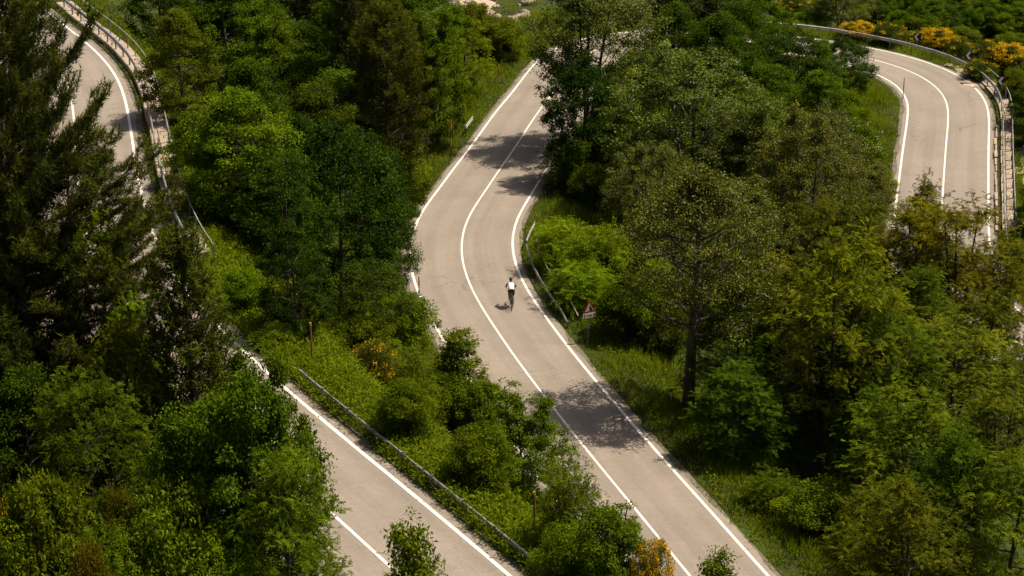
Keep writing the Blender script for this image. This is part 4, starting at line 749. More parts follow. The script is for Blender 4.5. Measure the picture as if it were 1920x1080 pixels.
def strip(name, P, offs, zs, mat, kind='structure', parent=None, jitter=0.0, seed=1):
    """a sheet swept along P: lateral offsets offs (right +) at heights zs above the carriageway"""
    r = np.random.default_rng(seed)
    T = np.gradient(P[:, :2], axis=0); T /= np.hypot(*T.T)[:, None]
    s = np.r_[0, np.cumsum(np.hypot(*np.diff(P[:, :2], axis=0).T))]
    n, k = len(P), len(offs); V = np.zeros((n, k, 3)); UV = np.zeros((n, k, 2))
    for j, (o, z) in enumerate(zip(offs, zs)):
        oo = o + (smooth(np.c_[r.normal(0, jitter, n), np.zeros(n), np.zeros(n)], 1)[:, 0] if jitter and j in (0, k - 1) else 0)
        V[:, j, 0] = P[:, 0] + T[:, 1]*oo; V[:, j, 1] = P[:, 1] - T[:, 0]*oo; V[:, j, 2] = P[:, 2] + z
        UV[:, j, 0] = oo; UV[:, j, 1] = s
    i = np.arange(n*k).reshape(n, k)
    F = np.stack([i[:-1, :-1], i[:-1, 1:], i[1:, 1:], i[1:, :-1]], -1).reshape(-1, 4)
    o = link(name, mesh_np(name, V.reshape(-1, 3), F, mat, uv=UV.reshape(-1, 2)), parent)
    if not parent: tag(o, kind=kind)
    return o
for nm, P, hw in (('road', MAIN, 2.95), ('upper_road', UPPER, 2.85)):
    sh = strip('road_shoulder', P, [-3.75, -3.45, -2.6, 2.6, 3.45, 3.75], [-.2, -.035, -.02, -.02, -.035, -.2], M['gravel'], jitter=.2, seed=4)
    rd = strip(nm, P, [-hw - .34, -hw, -1.4, 0, 1.4, hw, hw + .34], [-.01, 0, 0, 0, 0, 0, -.01], M['asphalt'], jitter=.10, seed=5)
    strip('edge_line', P, [-hw - .068, -hw + .068], [.005, .005], M['paint'], parent=rd)
    strip('edge_line', P, [hw - .068, hw + .068], [.005, .005], M['paint'], parent=rd)
    strip('centre_line', P, [-.053, .053], [.005, .005], M['paint'], parent=rd)

# ------------------------------------------------------------------ guardrails and low walls
def sweep(P, prof, closed=True):
    """solid swept along P; prof = [(lateral, up), ...] closed outline"""
    P = np.asarray(P, float); T = np.gradient(P[:, :2], axis=0); T /= np.hypot(*T.T)[:, None]
    n, k = len(P), len(prof)
    V = np.array([[(p[0] + t[1]*a, p[1] - t[0]*a, p[2] + b) for a, b in prof] for p, t in zip(P, T)]).reshape(-1, 3)
    F = [(i*k + j, i*k + (j + 1)%k, (i + 1)*k + (j + 1)%k, (i + 1)*k + j) for i in range(n - 1) for j in range(k)]
    F += [tuple(range(k))[::-1], tuple((n - 1)*k + j for j in range(k))]
    return V, F
WP = [(0, .135), (.045, .11), (.05, .06), (.005, .025), (.005, -.025), (.05, -.06), (.045, -.11), (0, -.135)]
def beam_profile(face):                 # face -1: the waves bulge to the left of travel
    a = [(-face*.0 + face*x, z) for x, z in WP]
    return a + [(x - face*.012, z) for x, z in a[::-1]]
def chunk(P, L):
    P = resample(P, .5); n = max(1, int(L/.5)); out = []
    i = 0
    while i < len(P) - 1:
        out.append(P[i:min(len(P), i + n + 1)]); i += n
    return [q for q in out if len(q) > 1]

def guardrail(label, P, face, seg=4.0, post_gap=2.0, z=.68, rail=None, beam=True, post_foot=-.5, drops=None, size=1.0):
    """P: foot line of the beam. face: side on which the traffic is. rail: (offset, height) of a pipe handrail behind"""
    base = P[len(P)//2]
    t = thing('guardrail', label, 'guardrail', tuple(base)); off = np.asarray(base)
    Q = P - off
    if drops is not None: Q = Q + np.c_[np.zeros((len(Q), 2)), np.interp(np.linspace(0, 1, len(Q)), *drops)]
    r = np.random.default_rng(int(abs(base[1])*10))
    for c in chunk(Q, seg):
        if len(c) < 3: c = resample(c, .25)
        ext = c.copy(); j = r.normal(0, .012); ext[:, 2] += j
        V, Fc = sweep(ext, [(a*size, z + b*size) for a, b in beam_profile(face)])
        MB().add(V, Fc).build('beam', M['galv'], t)
    R = resample(Q, post_gap)
    for p in R[:-1]:
        MB().box((p[0], p[1], p[2] + (z + .12 + post_foot)/2), (.07, .10, z + .12 - post_foot), 0).build('post', M['grey_metal'], t)
    if rail:
        o, h = rail
        H = offset(resample(Q, .5), o); H[:, 2] += h
        for c in chunk(H, 6.0):
            MB().tube(c, .028, 6).build('handrail', M['galv'], t)
        for p in resample(offset(resample(Q, .5), o), 2.0):
            MB().box((p[0], p[1], p[2] + h/2), (.05, .09, h), 0).build('rail_post', M['grey_metal'], t)
    return t
def part_of(Rd, i0, i1): return Rd[i0:i1]
def between(Rd, y0, y1, x0=-1e9, x1=1e9):
    m = (Rd[:, 1] >= y0) & (Rd[:, 1] <= y1) & (Rd[:, 0] >= x0) & (Rd[:, 0] <= x1)
    i = np.where(m)[0]; return Rd[i[0]:i[-1] + 1]
def slabs(name, label, cat, P, prof, L, mat, pname, gap=.03, jit=.015, seed=3):
    base = P[len(P)//2]; t = thing(name, label, cat, tuple(base)); r = np.random.default_rng(seed)
    for c in chunk(P - base, L):
        if len(c) < 3: continue
        c = resample(c, .5); d0 = unit(c[1] - c[0]); d1 = unit(c[-1] - c[-2]); c[0] += d0*gap*.5; c[-1] -= d1*gap*.5
        jz = r.normal(0, jit); jx = r.normal(0, jit)
        V, Fc = sweep(c, [(a + jx, b + jz + r.normal(0, jit*.3)) for a, b in prof])
        MB().add(V, Fc).build(pname, mat, t)
    return t
# upper road: concrete kerb wall with a beam rail on its road side and a handrail on its outer edge
P = offset(between(UPPER, 77.5, 131), 2.85 + 1.05)
guardrail('long curved guardrail with pipe handrail above the concrete kerb, beside the pine-covered bend', P, -1, rail=(.72, 1.05), z=.76)
P2 = offset(between(UPPER, 79, 127), 2.85 + 1.42)
slabs('parapet', 'pale concrete kerb wall under the curved guardrail with handrail', 'wall', P2,
      [(-.5, -1.2), (.62, -1.8), (.55, .17), (.50, .21), (-.48, .21), (-.52, .17)], 3.0, M['concrete'], 'concrete_slab')
P = offset(between(UPPER, 40.5, 66), 2.85 + .74)
guardrail('straight weathered guardrail half hidden in weeds beside the nearest stretch of road', P, -1, z=.40, size=.62)
# main road
P = offset(between(MAIN, 129.6, 132.6, -5, 5), -2.95 - .85)
guardrail('tiny isolated piece of white guardrail on the grass verge of the upper straight', P, 1, seg=2.0, post_gap=1.4, z=.62, rail=(-.75, .95))
P = offset(between(MAIN, 95.0, 107.5, -6, 2), 2.95 + .75)
guardrail('short guardrail sinking into green bushes ahead of the cyclist, thin handrail behind it', P, -1, z=.46, rail=(.55, .85), drops=([0, .12, 1], [-.28, 0, 0]), size=.72)
P = offset(between(MAIN, 107.5, 112, -6, 2), 2.95 + .75)
guardrail('bent tail of guardrail curling away at the tip of the bushes', P + np.c_[np.linspace(0, .5, len(P)), np.zeros((len(P), 2))], -1, seg=2.0, z=.48, size=.7)
i0 = np.where((MAIN[:, 0] > 19) & (MAIN[:, 1] > 150))[0][0]; i1 = np.where((MAIN[:, 0] > 24) & (MAIN[:, 1] < 113))[0][0]
BEND = MAIN[i0:i1]
P = offset(BEND, -2.95 - .95)
guardrail('guardrail sweeping round the outside of the far hairpin below yellow broom', P, 1, z=.72)
seg = between(BEND, 112, 151.5, 27, 60)
P = offset(seg, -2.95 - 1.3)
slabs('parapet', 'pale concrete kerb under the guardrail of the far hairpin', 'wall', P, [(.45, -.6), (.45, .12), (-.42, .16), (-.46, -1.5)], 3.0, M['concrete'], 'concrete_slab')
b0 = P[len(P)//2]; t = thing('handrail', 'pipe handrail behind the guardrail on the far hairpin wall', 'handrail', tuple(b0))
H = offset(resample(P - b0, .5), -.28); H[:, 2] += 1.05
for c in chunk(H, 6.0): MB().tube(c, .03, 6).build('rail_pipe', M['galv'], t)
for p in resample(H, 2.0): MB().box((p[0], p[1], p[2] - .5), (.05, .16, 1.0), .5).build('rail_post', M['grey_metal'], t)
slabs('retaining_wall', 'weathered stone retaining wall outside the far hairpin, with broken coping blocks', 'wall', offset(between(BEND, 116, 145.5, 27, 60), -2.95 - 2.15),
      [(.38, -3.0), (.36, -.25), (-.34, -.22), (-.5, -3.2)], 1.9, M['masonry'], 'coping_block', .06, .05, 8)
slabs('kerb', 'row of broken pale kerb stones at the foot of the far hairpin guardrail', 'kerb', offset(between(BEND, 115, 141, 27, 60), -2.95 - .55),
      [(.13, -.3), (.12, .14), (-.12, .15), (-.13, -.3)], 1.6, M['masonry'], 'kerb_stone', .12, .04, 5)
P = MAIN[np.where((MAIN[:, 0] > 26) & (MAIN[:, 1] < 106))[0][0]:]
P = offset(P[P[:, 0] > 27.0], -2.95 - .8)
guardrail('dark end of guardrail at the edge of the picture where the lower road turns away', P[:16], 1, z=.7)

# ------------------------------------------------------------------ signs and poles
def snow_pole(x, y, z, h, kind, label):
    t = thing('snow_pole', label, 'snow pole', (x, y, z), 0, 'snow poles along the verges')
    if kind == 'rust':
        MB().tube([(0, 0, -.3), (.01, 0, h*.5), (.0, .01, h*.93)], .034, 6).build('pole', M['rust'], t)
        MB().tube([(0, .01, h*.93), (0, .01, h)], .038, 6).build('cap', M['pole_yellow'], t)
    else:
        n = 4
        for i in range(n):
            MB().tube([(0, 0, h*i/n - (.3 if i == 0 else 0)), (0, 0, h*(i + 1)/n)], .036, 6).build('band', M['pole_yellow' if i%2 else 'pole_black'], t)
def text_mesh(body, size, mat, name, parent, loc, rot):
    c = bpy.data.curves.new('lettering', 'FONT'); c.body = body; c.size = size; c.align_x = 'CENTER'; c.align_y = 'CENTER'; c.extrude = .002; c.offset = .006
    o = bpy.data.objects.new('lettering_tmp', c); COL.objects.link(o)
    me = bpy.data.meshes.new_from_object(o.evaluated_get(bpy.context.evaluated_depsgraph_get())); bpy.data.objects.remove(o)
    me.materials.clear(); me.materials.append(mat)
    return link(name, me, parent, loc, rot)
def tri(c, s, z0=0.0, up=1):
    h = s*.866; return [(c - s/2, z0), (c + s/2, z0), (c, z0 + h)] if up > 0 else [(c, z0), (c + s/2, z0 + h), (c - s/2, z0 + h)]
def rock_sign(x, y, z, rz):
    t = thing('warning_sign', 'red bordered falling rocks warning triangle with a white distance plate in the bushes', 'road sign', (x, y, z), rz)
    zb = 1.72
    MB().tube([(0, .05, -.4), (0, .05, 2.3)], .03, 8).build('post', M['grey_metal'], t)
    MB().prism(tri(0, .74, zb), -.012, .012).build('triangle_panel', M['red'], t)
    f = MB().prism(tri(0, .50, zb + .072), -.016, -.0125).build('inner_field', M['white'], t)
    MB().prism([(-.045, zb + .085), (.215, zb + .085), (.03, zb + .42), (-.01, zb + .45), (.01, zb + .34), (-.035, zb + .25), (.02, zb + .19)], -.020, -.0165).build('rock_face', M['black'], f)
    for cx, cz, s in ((-.06, .30, .045), (-.10, .22, .05), (-.075, .13, .035), (-.14, .12, .055)):
        MB().prism([(cx - s/2, zb + cz), (cx, zb + cz - s/2), (cx + s/2, zb + cz - .01), (cx + s*.3, zb + cz + s/2), (cx - s*.3, zb + cz + s*.4)], -.020, -.0165).build('falling_stone', M['black'], f)
    MB().box((0, 0, zb - .155), (.72, .022, .27)).build('distance_plate', M['white'], t)
    text_mesh('3 km', .17, M['black'], 'lettering', t, (0, -.0135, zb - .165), (R_(90), 0, 0))
    for sx in (-.275, .275):
        MB().prism([(sx - .022, zb - .25), (sx + .022, zb - .25), (sx + .022, zb - .15), (sx + .06, zb - .15), (sx, zb - .06), (sx - .06, zb - .15), (sx - .022, zb - .15)], -.0155, -.0125).build('arrow', M['black'], t)
def sign_back(x, y, z, rz, label, plate=False):
    t = thing('warning_sign', label, 'road sign', (x, y, z), rz)
    zb = 1.75
    MB().tube([(0, 0, -.4), (0, 0, 2.2)], .032, 8).build('post', M['dark_metal'], t)
    MB().prism(tri(0, .74, zb), .03, .05).build('triangle_panel', M['dark_metal'], t)
    MB().prism(tri(0, .70, zb + .012), .0505, .054).build('red_border', M['red'], t)
    MB().prism(tri(0, .50, zb + .072), .0545, .057).build('inner_field', M['white'], t)
    for zz in (zb + .12, zb + .38): MB().box((0, .022, zz), (.2, .014, .03)).build('bracket', M['grey_metal'], t)
    if plate: MB().box((0, .04, zb - .155), (.72, .02, .27)).build('distance_plate', M['dark_metal'], t)
def chevron(x, y, z, rz, d, label, h=1.25):
    t = thing('chevron_sign', label, 'chevron sign', (x, y, z), rz, 'black chevron boards round the far hairpin')
    MB().tube([(0, .03, -.5), (0, .03, h + .55)], .028, 6).build('post', M['grey_metal'], t)
    MB().box((0, 0, h + .3), (.62, .024, .62)).build('panel', M['black'], t)
    c = [(-.05, -.3), (-.26, 0), (-.05, .3), (.15, .3), (-.06, 0), (.15, -.3)]
    MB().prism([(-a if d < 0 else a, h + .3 + b) for a, b in c], -.0165, -.0125).build('chevron_mark', M['silver'], t)
for k in POLES: snow_pole(*k)
for k in CHEVRONS: chevron(*k)
rock_sign(*ROCK_SIGN)
for k in SIGN_BACKS: sign_back(*k)
# ------------------------------------------------------------------ bicycle and rider
BM = dict(tyre=plain('tyre_rubber', (.012, .012, .012), .8), rim=plain('rim_alloy', (.05, .05, .05), .35, .6), frame=plain('dark_frame', (.015, .014, .015), .35),
          redp=plain('red_frame_paint', (.35, .015, .02), .35), skin=plain('skin', (.17, .10, .068), .55, 0, .08), jersey=plain('white_jersey', (.78, .74, .70), .75, 0, .05),
          shorts=plain('black_lycra', (.007, .007, .008), .7), helmet=plain('black_helmet', (.014, .013, .013), .45), hair=plain('dark_hair', (.02, .012, .008), .7), shoe=plain('pale_shoe', (.55, .52, .46), .5))
def skin_mesh(name, chains, mat, parent, sub=2):
    """chains: lists of ((x,y,z), radius) or ('#', i, j) links; grown with a Skin modifier"""
    verts, rad, edges, roots = [], [], [], []
    for ch in chains:
        pts_, par = ch['p'], ch.get('from')
        prev = par
        for (q, r) in pts_:
            verts.append(q); rad.append(r)
            if prev is None: roots.append(len(verts) - 1)
            else: edges.append((prev, len(verts) - 1))
            prev = len(verts) - 1
        ch['idx'] = list(range(len(verts) - len(pts_), len(verts)))
    m = bpy.data.meshes.new(name); m.from_pydata(verts, edges, [])
    o = bpy.data.objects.new(name, m); COL.objects.link(o)
    md = o.modifiers.new('skin', 'SKIN'); md.use_smooth_shade = True
    for i, v in enumerate(m.skin_vertices[0].data):
        v.radius = rad[i] if hasattr(rad[i], '__len__') else (rad[i], rad[i]); v.use_root = i in roots
    o.modifiers.new('sub', 'SUBSURF').levels = sub
    dg = bpy.context.evaluated_depsgraph_get(); dg.update()
    me = bpy.data.meshes.new_from_object(o.evaluated_get(dg)); bpy.data.objects.remove(o)
    me.materials.clear(); me.materials.append(mat)
    return link(name, me, parent)
def bicycle(loc, rz):
    t = thing('bicycle', 'dark road bicycle with red frame ridden up the middle road', 'bicycle', loc, rz)
    RA, FA, R = (0, -.43, .34), (0, .57, .34), .34
    for a in (RA, FA):
        w = MB().ring(a, R - .019, .019).build('wheel', BM['tyre'], t, True)
        MB().ring(a, R - .04, .012, k=4).build('rim', BM['rim'], w)
        s = MB()
        for i in range(16):
            b = 2*math.pi*i/16
            s.tube([(a[0] + (.03 if i%2 else -.03), a[1], a[2]), (0, a[1] + .3*math.cos(b), a[2] + .3*math.sin(b))], .002, 3, False)
        s.tube([(-.05, a[1], a[2]), (.05, a[1], a[2])], .02, 8); s.build('spokes', BM['rim'], w)
    BB, ST, HT, HB = (0, 0, .27), (0, -.14, .80), (0, .40, .86), (0, .43, .72)
    f = MB()
    for p, q, r in ((BB, ST, .017), (ST, HT, .017), (BB, HB, .021), (HT, HB, .02)): f.tube([p, q], r, 8)
    f.build('frame', BM['frame'], t, True)
    f = MB()
    for s in (-1, 1):
        f.tube([(s*.02, -.14, .78), (s*.055, RA[1], RA[2])], .010, 6); f.tube([(s*.03, 0, .27), (s*.055, RA[1], RA[2])], .011, 6)
    f.build('rear_stays', BM['frame'], t)
    f = MB()
    for s in (-1, 1): f.tube([(0, .43, .72), (s*.045, .46, .62), (s*.05, FA[1], FA[2])], .012, 6)
    f.build('fork', BM['redp'], t)
    MB().tube([ST, (0, -.175, .95)], .014, 8).build('seat_post', BM['frame'], t)
    sd_ = MB(); sd_.add(*sweep([(0, -.32, .97), (0, -.22, .98), (0, -.1, .975), (0, -.03, .965)], [(-.07, .0), (-.05, .03), (.05, .03), (.07, 0), (.03, -.02), (-.03, -.02)]))
    v = sd_.v[0]; v[:, 0] *= np.interp(v[:, 1], [-.32, -.22, -.1, -.03], [1, .95, .4, .25]); sd_.build('saddle', BM['frame'], t)
    MB().tube([HT, (0, .39, .93), (0, .48, .94)], .014, 8).build('stem', BM['frame'], t)
    h = MB(); h.tube([(-.21, .48, .94), (.21, .48, .94)], .014, 8)
    for s in (-1, 1):
        h.tube([(s*.21, .48, .94), (s*.21, .56, .945), (s*.21, .60, .90), (s*.21, .57, .83), (s*.21, .47, .81)], .013, 8); h.tube([(s*.21, .56, .945), (s*.21, .63, .98)], .018, 8)
    h.build('handlebar', BM['frame'], t, True)
    c = MB(); c.ring((.045, 0, .27), .09, .006); c.tube([(.06, 0, .27), (.07, .01, .10)], .010, 6); c.tube([(-.06, 0, .27), (-.07, -.01, .44)], .010, 6)
    c.build('crankset', BM['rim'], t)
    for s, z, y in ((1, .10, .01), (-1, .44, -.01)): MB().box((s*.12, y, z), (.09, .08, .02)).build('pedal', BM['frame'], t)
    return t
def rider(loc, rz):
    t = thing('person', 'cyclist seen from behind in white jersey, black shorts and dark helmet, riding away', 'person', loc, rz)
    hip, mid, sh, nk, hd = (0, -.16, 1.02), (0, .03, 1.18), (0, .25, 1.31), (0, .335, 1.375), (0, .385, 1.48)
    L = []
    L.append(dict(p=[(hip, (.145, .115)), ((0, -.1, 1.12), (.135, .11)), (mid, (.14, .11)), ((0, .15, 1.255), (.16, .11)), (sh, (.135, .085)), (nk, (.058, .06)), ((0, .365, 1.43), (.07, .075)), (hd, (.078, .092)), ((0, .41, 1.57), (.06, .075))]))
    def arm(s):
        a = [((s*.17, .25, 1.315), .062), ((s*.245, .31, 1.19), .050), ((s*.285, .36, 1.08), .043), ((s*.25, .46, 1.03), .037), ((s*.215, .555, .995), .028), ((s*.212, .60, .985), (.040, .026)), ((s*.212, .635, .98), (.038, .022))]
        return dict(p=a)
    def leg(s, knee, ank, toe):
        h = np.array((s*.10, -.13, .98)); k = np.array(knee); a = np.array(ank)
        pp = [(tuple(h), .098), (tuple(h*.6 + k*.4), .088), (tuple(h*.15 + k*.85), .066), (knee, .060), (tuple(k*.68 + a*.32 + np.array([0, -.02, 0])), .060), (tuple(k*.2 + a*.8), .040), (ank, .038), (toe, .036)]
        return dict(p=pp)
    lg = {1: leg(1, (.125, .25, .60), (.12, -.06, .20), (.12, .07, .13)), -1: leg(-1, (-.125, .30, .88), (-.12, -.09, .53), (-.12, .05, .47))}
    # one continuous body: limbs start on the trunk vertices
    order = [L[0], arm(1), arm(-1), lg[1], lg[-1]]
    order[1]['from'] = 4; order[2]['from'] = 4; order[3]['from'] = 0; order[4]['from'] = 0
    for s in (-1, 1):
        for j, (dx, ln) in enumerate(((-.03, .052), (-.01, .06), (.01, .056), (.03, .045))):
            b = (s*.212 + dx*.9, .635, .982)
            order.append(dict(p=[(b, .010), ((b[0], b[1] + ln*.55, b[2] + .006), .009), ((b[0] + s*.004, b[1] + ln*.75, b[2] - .028), .0085), ((b[0], b[1] + ln*.45, b[2] - .048), .008)]))
        order.append(dict(p=[((s*.185, .60, .985), .011), ((s*.170, .63, .972), .010), ((s*.172, .655, .955), .009)]))
    order.append(dict(p=[((0, .47, 1.485), .018), ((0, .50, 1.47), .014)]))              # nose
    for s in (-1, 1): order.append(dict(p=[((s*.078, .38, 1.51), .012), ((s*.088, .37, 1.485), .018), ((s*.08, .38, 1.46), .010)]))   # ears
    body = skin_mesh('body', order, BM['skin'], t)
    for s in (-1, 1):
        e = MB(); e.tube([(s*.033, .46, 1.515), (s*.033, .473, 1.515)], .010, 8); e.build('eye', BM['frame'], t)
    MB().prism([(-.025, 1.432), (.025, 1.432), (.02, 1.424), (-.02, 1.424)], .457, .467).build('mouth', BM['redp'], t)
    sl = lambda s: dict(p=[((s*.15, .255, 1.31), .066), ((s*.222, .30, 1.20), .055)], **{'from': 4})
    skin_mesh('jersey', [dict(p=[((0, -.15, 1.06), (.162, .13)), ((0, -.1, 1.12), (.160, .128)), (mid, (.170, .128)), ((0, .15, 1.255), (.188, .125)), (sh, (.165, .10)), ((0, .305, 1.355), (.065, .065))]), sl(1), sl(-1)], BM['jersey'], t)
    def short(s, k):
        h = np.array((s*.10, -.13, .98)); k = np.array(k); return dict(p=[(tuple(h), .108), (tuple(h*.6 + k*.4), .098), (tuple(h*.22 + k*.78), .078)], **{'from': 0})
    skin_mesh('shorts', [dict(p=[((0, -.165, 1.0), (.158, .128)), ((0, -.14, 1.075), (.15, .122))]), short(1, (.125, .25, .60)), short(-1, (-.125, .30, .88))], BM['shorts'], t)
    hm = bmesh.new(); bmesh.ops.create_uvsphere(hm, u_segments=16, v_segments=10, radius=1)
    for v in list(hm.verts):
        if v.co.z < -.25: hm.verts.remove(v)
    for v in hm.verts: v.co = Vector((v.co.x*.100, v.co.y*.135 - v.co.z*.01, v.co.z*.105))
    me = bpy.data.meshes.new('helmet'); hm.to_mesh(me); hm.free(); me.materials.append(BM['helmet'])
    hl = link('helmet', me, t, (0, .395, 1.525), (R_(-10), 0, 0))
    for x in (-.05, 0, .05): MB().tube([(x, -.12, .04), (x, -.05, .095), (x, .06, .10)], .012, 6).build('vent', BM['rim'], hl)
    MB().tube([(0, .32, 1.41), (0, .31, 1.47), (0, .32, 1.51)], (.05, .062, .06), 8).build('hair', BM['hair'], t, True)
    for s, a, z in ((1, (.12, .04, .145), 0), (-1, (-.12, .02, .485), 0)):
        MB().tube([(a[0], a[1] - .13, a[2] + .03), (a[0], a[1] - .05, a[2] + .015), (a[0], a[1] + .06, a[2]), (a[0], a[1] + .13, a[2] - .01)], (.036, .046, .044, .026), 8).build('shoe', BM['shoe'], t, True)
    # dark print on the back of the jersey
    return t
BIKE_Z = 1.0
for o in (bicycle(CYCLIST[:3], CYCLIST[3]), rider(CYCLIST[:3], CYCLIST[3])): o.scale = (.96, .96, .96)
# ------------------------------------------------------------------ plant prototypes
BARK = mat_bark('grey_bark', (.030, .024, .018), (.10, .082, .062))
BARK_D = mat_bark('dark_bark', (.018, .013, .010), (.06, .045, .034))
BARK_L = mat_bark('pale_twig_bark', (.06, .048, .034), (.20, .165, .12))
PBARK = mat_bark('pine_bark', (.03, .020, .014), (.11, .068, .042))
L_MAPLE = leaf_mat('maple_leaf', (0.026, 0.050, 0.002), (0.130, 0.192, 0.006))
L_OAK = leaf_mat('oak_leaf', (0.015, 0.033, 0.002), (0.073, 0.120, 0.005), .6, .24)
L_ASH = leaf_mat('ash_leaf', (0.035, 0.058, 0.002), (0.171, 0.225, 0.006))
L_LOC = leaf_mat('locust_leaf', (0.042, 0.055, 0.002), (0.204, 0.215, 0.005), .6, .36)
L_POP = leaf_mat('poplar_leaf', (0.029, 0.040, 0.003), (0.154, 0.180, 0.009), .5, .28, .2)
L_PINE = leaf_mat('pine_needles', (0.014, 0.022, 0.003), (0.100, 0.122, 0.008), .55, .15)
L_SHRUB = leaf_mat('shrub_leaf', (0.029, 0.055, 0.002), (0.160, 0.215, 0.005))
L_SUMAC = leaf_mat('feathery_leaf', (0.051, 0.088, 0.002), (0.209, 0.275, 0.006), .6, .38)
L_JUN = leaf_mat('juniper_scale', (.035, .045, .005), (.105, .105, .010))
L_BROOM = leaf_mat('broom_stem_leaf', (0.028, 0.045, 0.005), (0.100, 0.125, 0.010))
YEL = leaf_mat('yellow_blossom', (.40, .235, .003), (.62, .40, .006), .6, .3)
WHT = leaf_mat('white_blossom', (.42, .40, .30), (.58, .56, .44), .6, .3)
# key, seed, H, R, base, limbs, per limb, outline, leaves, clump radius, leaf length, width, leaf, bark
tree_blob('maple_a', 11, 10, 3.6, .14, 26, 4, 'round', 125, .62, .155, .105, L_MAPLE, BARK, shell=110)
tree_blob('maple_b', 12, 10, 3.3, .12, 24, 4, 'egg', 120, .56, .155, .10, L_MAPLE, BARK, shell=110)
tree_blob('oak_a', 13, 10, 4.2, .10, 26, 4, 'round', 140, .70, .155, .105, L_OAK, BARK_D, shell=130)
tree_blob('oak_b', 14, 10, 3.8, .08, 24, 4, 'egg', 130, .64, .15, .10, L_OAK, BARK_D, shell=120)
tree_blob('poplar_a', 15, 14, 5.4, .16, 48, 6, 'round', 74, .66, .15, .11, L_POP, BARK_D, shell=200, inner=.35, stems=4, rise=.75)
tree_blob('poplar_b', 16, 14, 4.8, .32, 34, 6, 'egg', 80, .66, .14, .10, L_POP, BARK, shell=110, stems=1, rise=.7)
tree_blob('willow_a', 17, 12, 4.6, .16, 36, 6, 'round', 90, .52, .155, .072, L_POP, BARK_L, shell=140, stems=2, rise=.7)
tree_blob('willow_b', 18, 12, 4.2, .14, 34, 6, 'egg', 86, .50, .15, .072, L_POP, BARK_L, shell=130, stems=2, rise=.7)
tree_spray('ash_a', 21, 10, 3.6, .12, 26, 4, 'round', 13, 11, .44, .15, .055, L_ASH, BARK_D, shell=75)
tree_spray('ash_b', 22, 10, 3.4, .12, 26, 4, 'egg', 13, 11, .42, .15, .054, L_ASH, BARK_D, shell=85)
tree_spray('locust_a', 23, 11, 3.9, .24, 30, 5, 'egg', 11, 13, .42, .125, .052, L_LOC, BARK_D, shell=60, stems=2, rise=.4)
tree_spray('locust_b', 24, 11, 3.7, .26, 28, 5, 'round', 10, 13, .42, .125, .052, L_LOC, BARK_D, shell=50, stems=3, rise=.4)
tree_pine('pine_a', 31, 18, 4.6, .08, .98, 6, 'round', L_PINE, PBARK, 20, .28, 1.3)
tree_pine('pine_b', 32, 9.5, 2.0, .06, .56, 6, 'cone', L_PINE, PBARK, 22, .22, 1.3)
tree_pine('pine_c', 33, 14, 2.9, .04, .56, 7, 'egg', L_PINE, PBARK, 18, .27, .9)
tree_blob('sapling_a', 41, 5, .85, .10, 30, 4, 'egg', 34, .24, .11, .055, L_SHRUB, BARK_D, shell=0, rise=.8)
tree_blob('sapling_b', 42, 5, .7, .22, 16, 3, 'egg', 14, .20, .12, .06, L_SHRUB, BARK, shell=0, rise=.9)
shrub('shrub_a', 51, 3, 1.8, 18, 200, .40, .105, .06, L_SHRUB, BARK_D, 80)
shrub('shrub_b', 52, 3, 1.7, 18, 190, .38, .11, .056, L_SHRUB, BARK_D, 80)
shrub('shrub_c', 53, 3, 1.7, 18, 0, .40, .11, .045, L_ASH, BARK_D, 80, None, 15)
shrub('sumac', 54, 3, 1.7, 18, 0, .55, .14, .046, L_SUMAC, BARK_D, 60, None, 14)
shrub('juniper', 55, 3, 1.0, 18, 150, .28, .10, .035, L_JUN, BARK_D, 70)
shrub('hawthorn', 56, 3, 1.6, 16, 130, .38, .11, .065, L_SHRUB, BARK_D, 70, (WHT, 34, 9, .22, .07))
shrub('broom', 57, 1.8, 1.1, 22, 130, .26, .12, .026, L_BROOM, BARK_D, 50, (YEL, 34, 22, .15, .055))
shrub('broom_b', 58, 1.8, 1.1, 22, 100, .26, .12, .026, L_BROOM, BARK_D, 44, (YEL, 105, 46, .17, .06))
tree_blob('maple_c', 61, 10, 3.5, .10, 34, 5, 'egg', 90, .46, .15, .10, L_MAPLE, BARK, shell=120, stems=2, rise=.85)
tree_blob('oak_c', 62, 10, 4.0, .10, 22, 5, 'vase', 110, .60, .15, .10, L_OAK, BARK_D, shell=120, stems=2, rise=.5)
for p in PLANTS: plant(*p)

# ------------------------------------------------------------------ ground cover
def inside(poly, x, y):
    c = np.zeros(x.shape, bool); n = len(poly)
    for i in range(n):
        (x0, y0), (x1, y1) = poly[i], poly[(i + 1)%n]
        m = ((y0 > y) != (y1 > y)) & (x < (x1 - x0)*(y - y0)/(y1 - y0 + 1e-12) + x0); c ^= m
    return c
gd, _ = road_near(*np.meshgrid(XF, YF))
def rd(x, y):
    i = np.clip(x - XF[0], 0, len(XF) - 1.01); j = np.clip(y - YF[0], 0, len(YF) - 1.01)
    a, b = i.astype(int), j.astype(int); fx, fy = i - a, j - b
    return gd[b, a]*(1-fx)*(1-fy) + gd[b, a+1]*fx*(1-fy) + gd[b+1, a]*(1-fx)*fy + gd[b+1, a+1]*fx*fy
def wavy(x, y, k=1.0): return np.sin(x*1.7*k + 2*np.sin(y*.9*k)) + np.sin(y*1.3*k + 1.6*np.sin(x*1.1*k)) 
def scatter(r, n, x0, x1, y0, y1): return r.uniform(x0, x1, n), r.uniform(y0, y1, n)
MEADOW = [(3.3, 66), (16, 66), (14, 78), (10, 92), (8, 100), (6, 118), (5, 128), (2.5, 127), (0, 108), (1, 98)]
SLOPE = [(-9.5, 60), (-6, 64), (-3, 80), (-5, 92), (-9, 100), (-14, 98), (-19, 92), (-16.5, 80), (-12, 68), (-2, 51), (1, 50), (4, 60), (0, 72)]
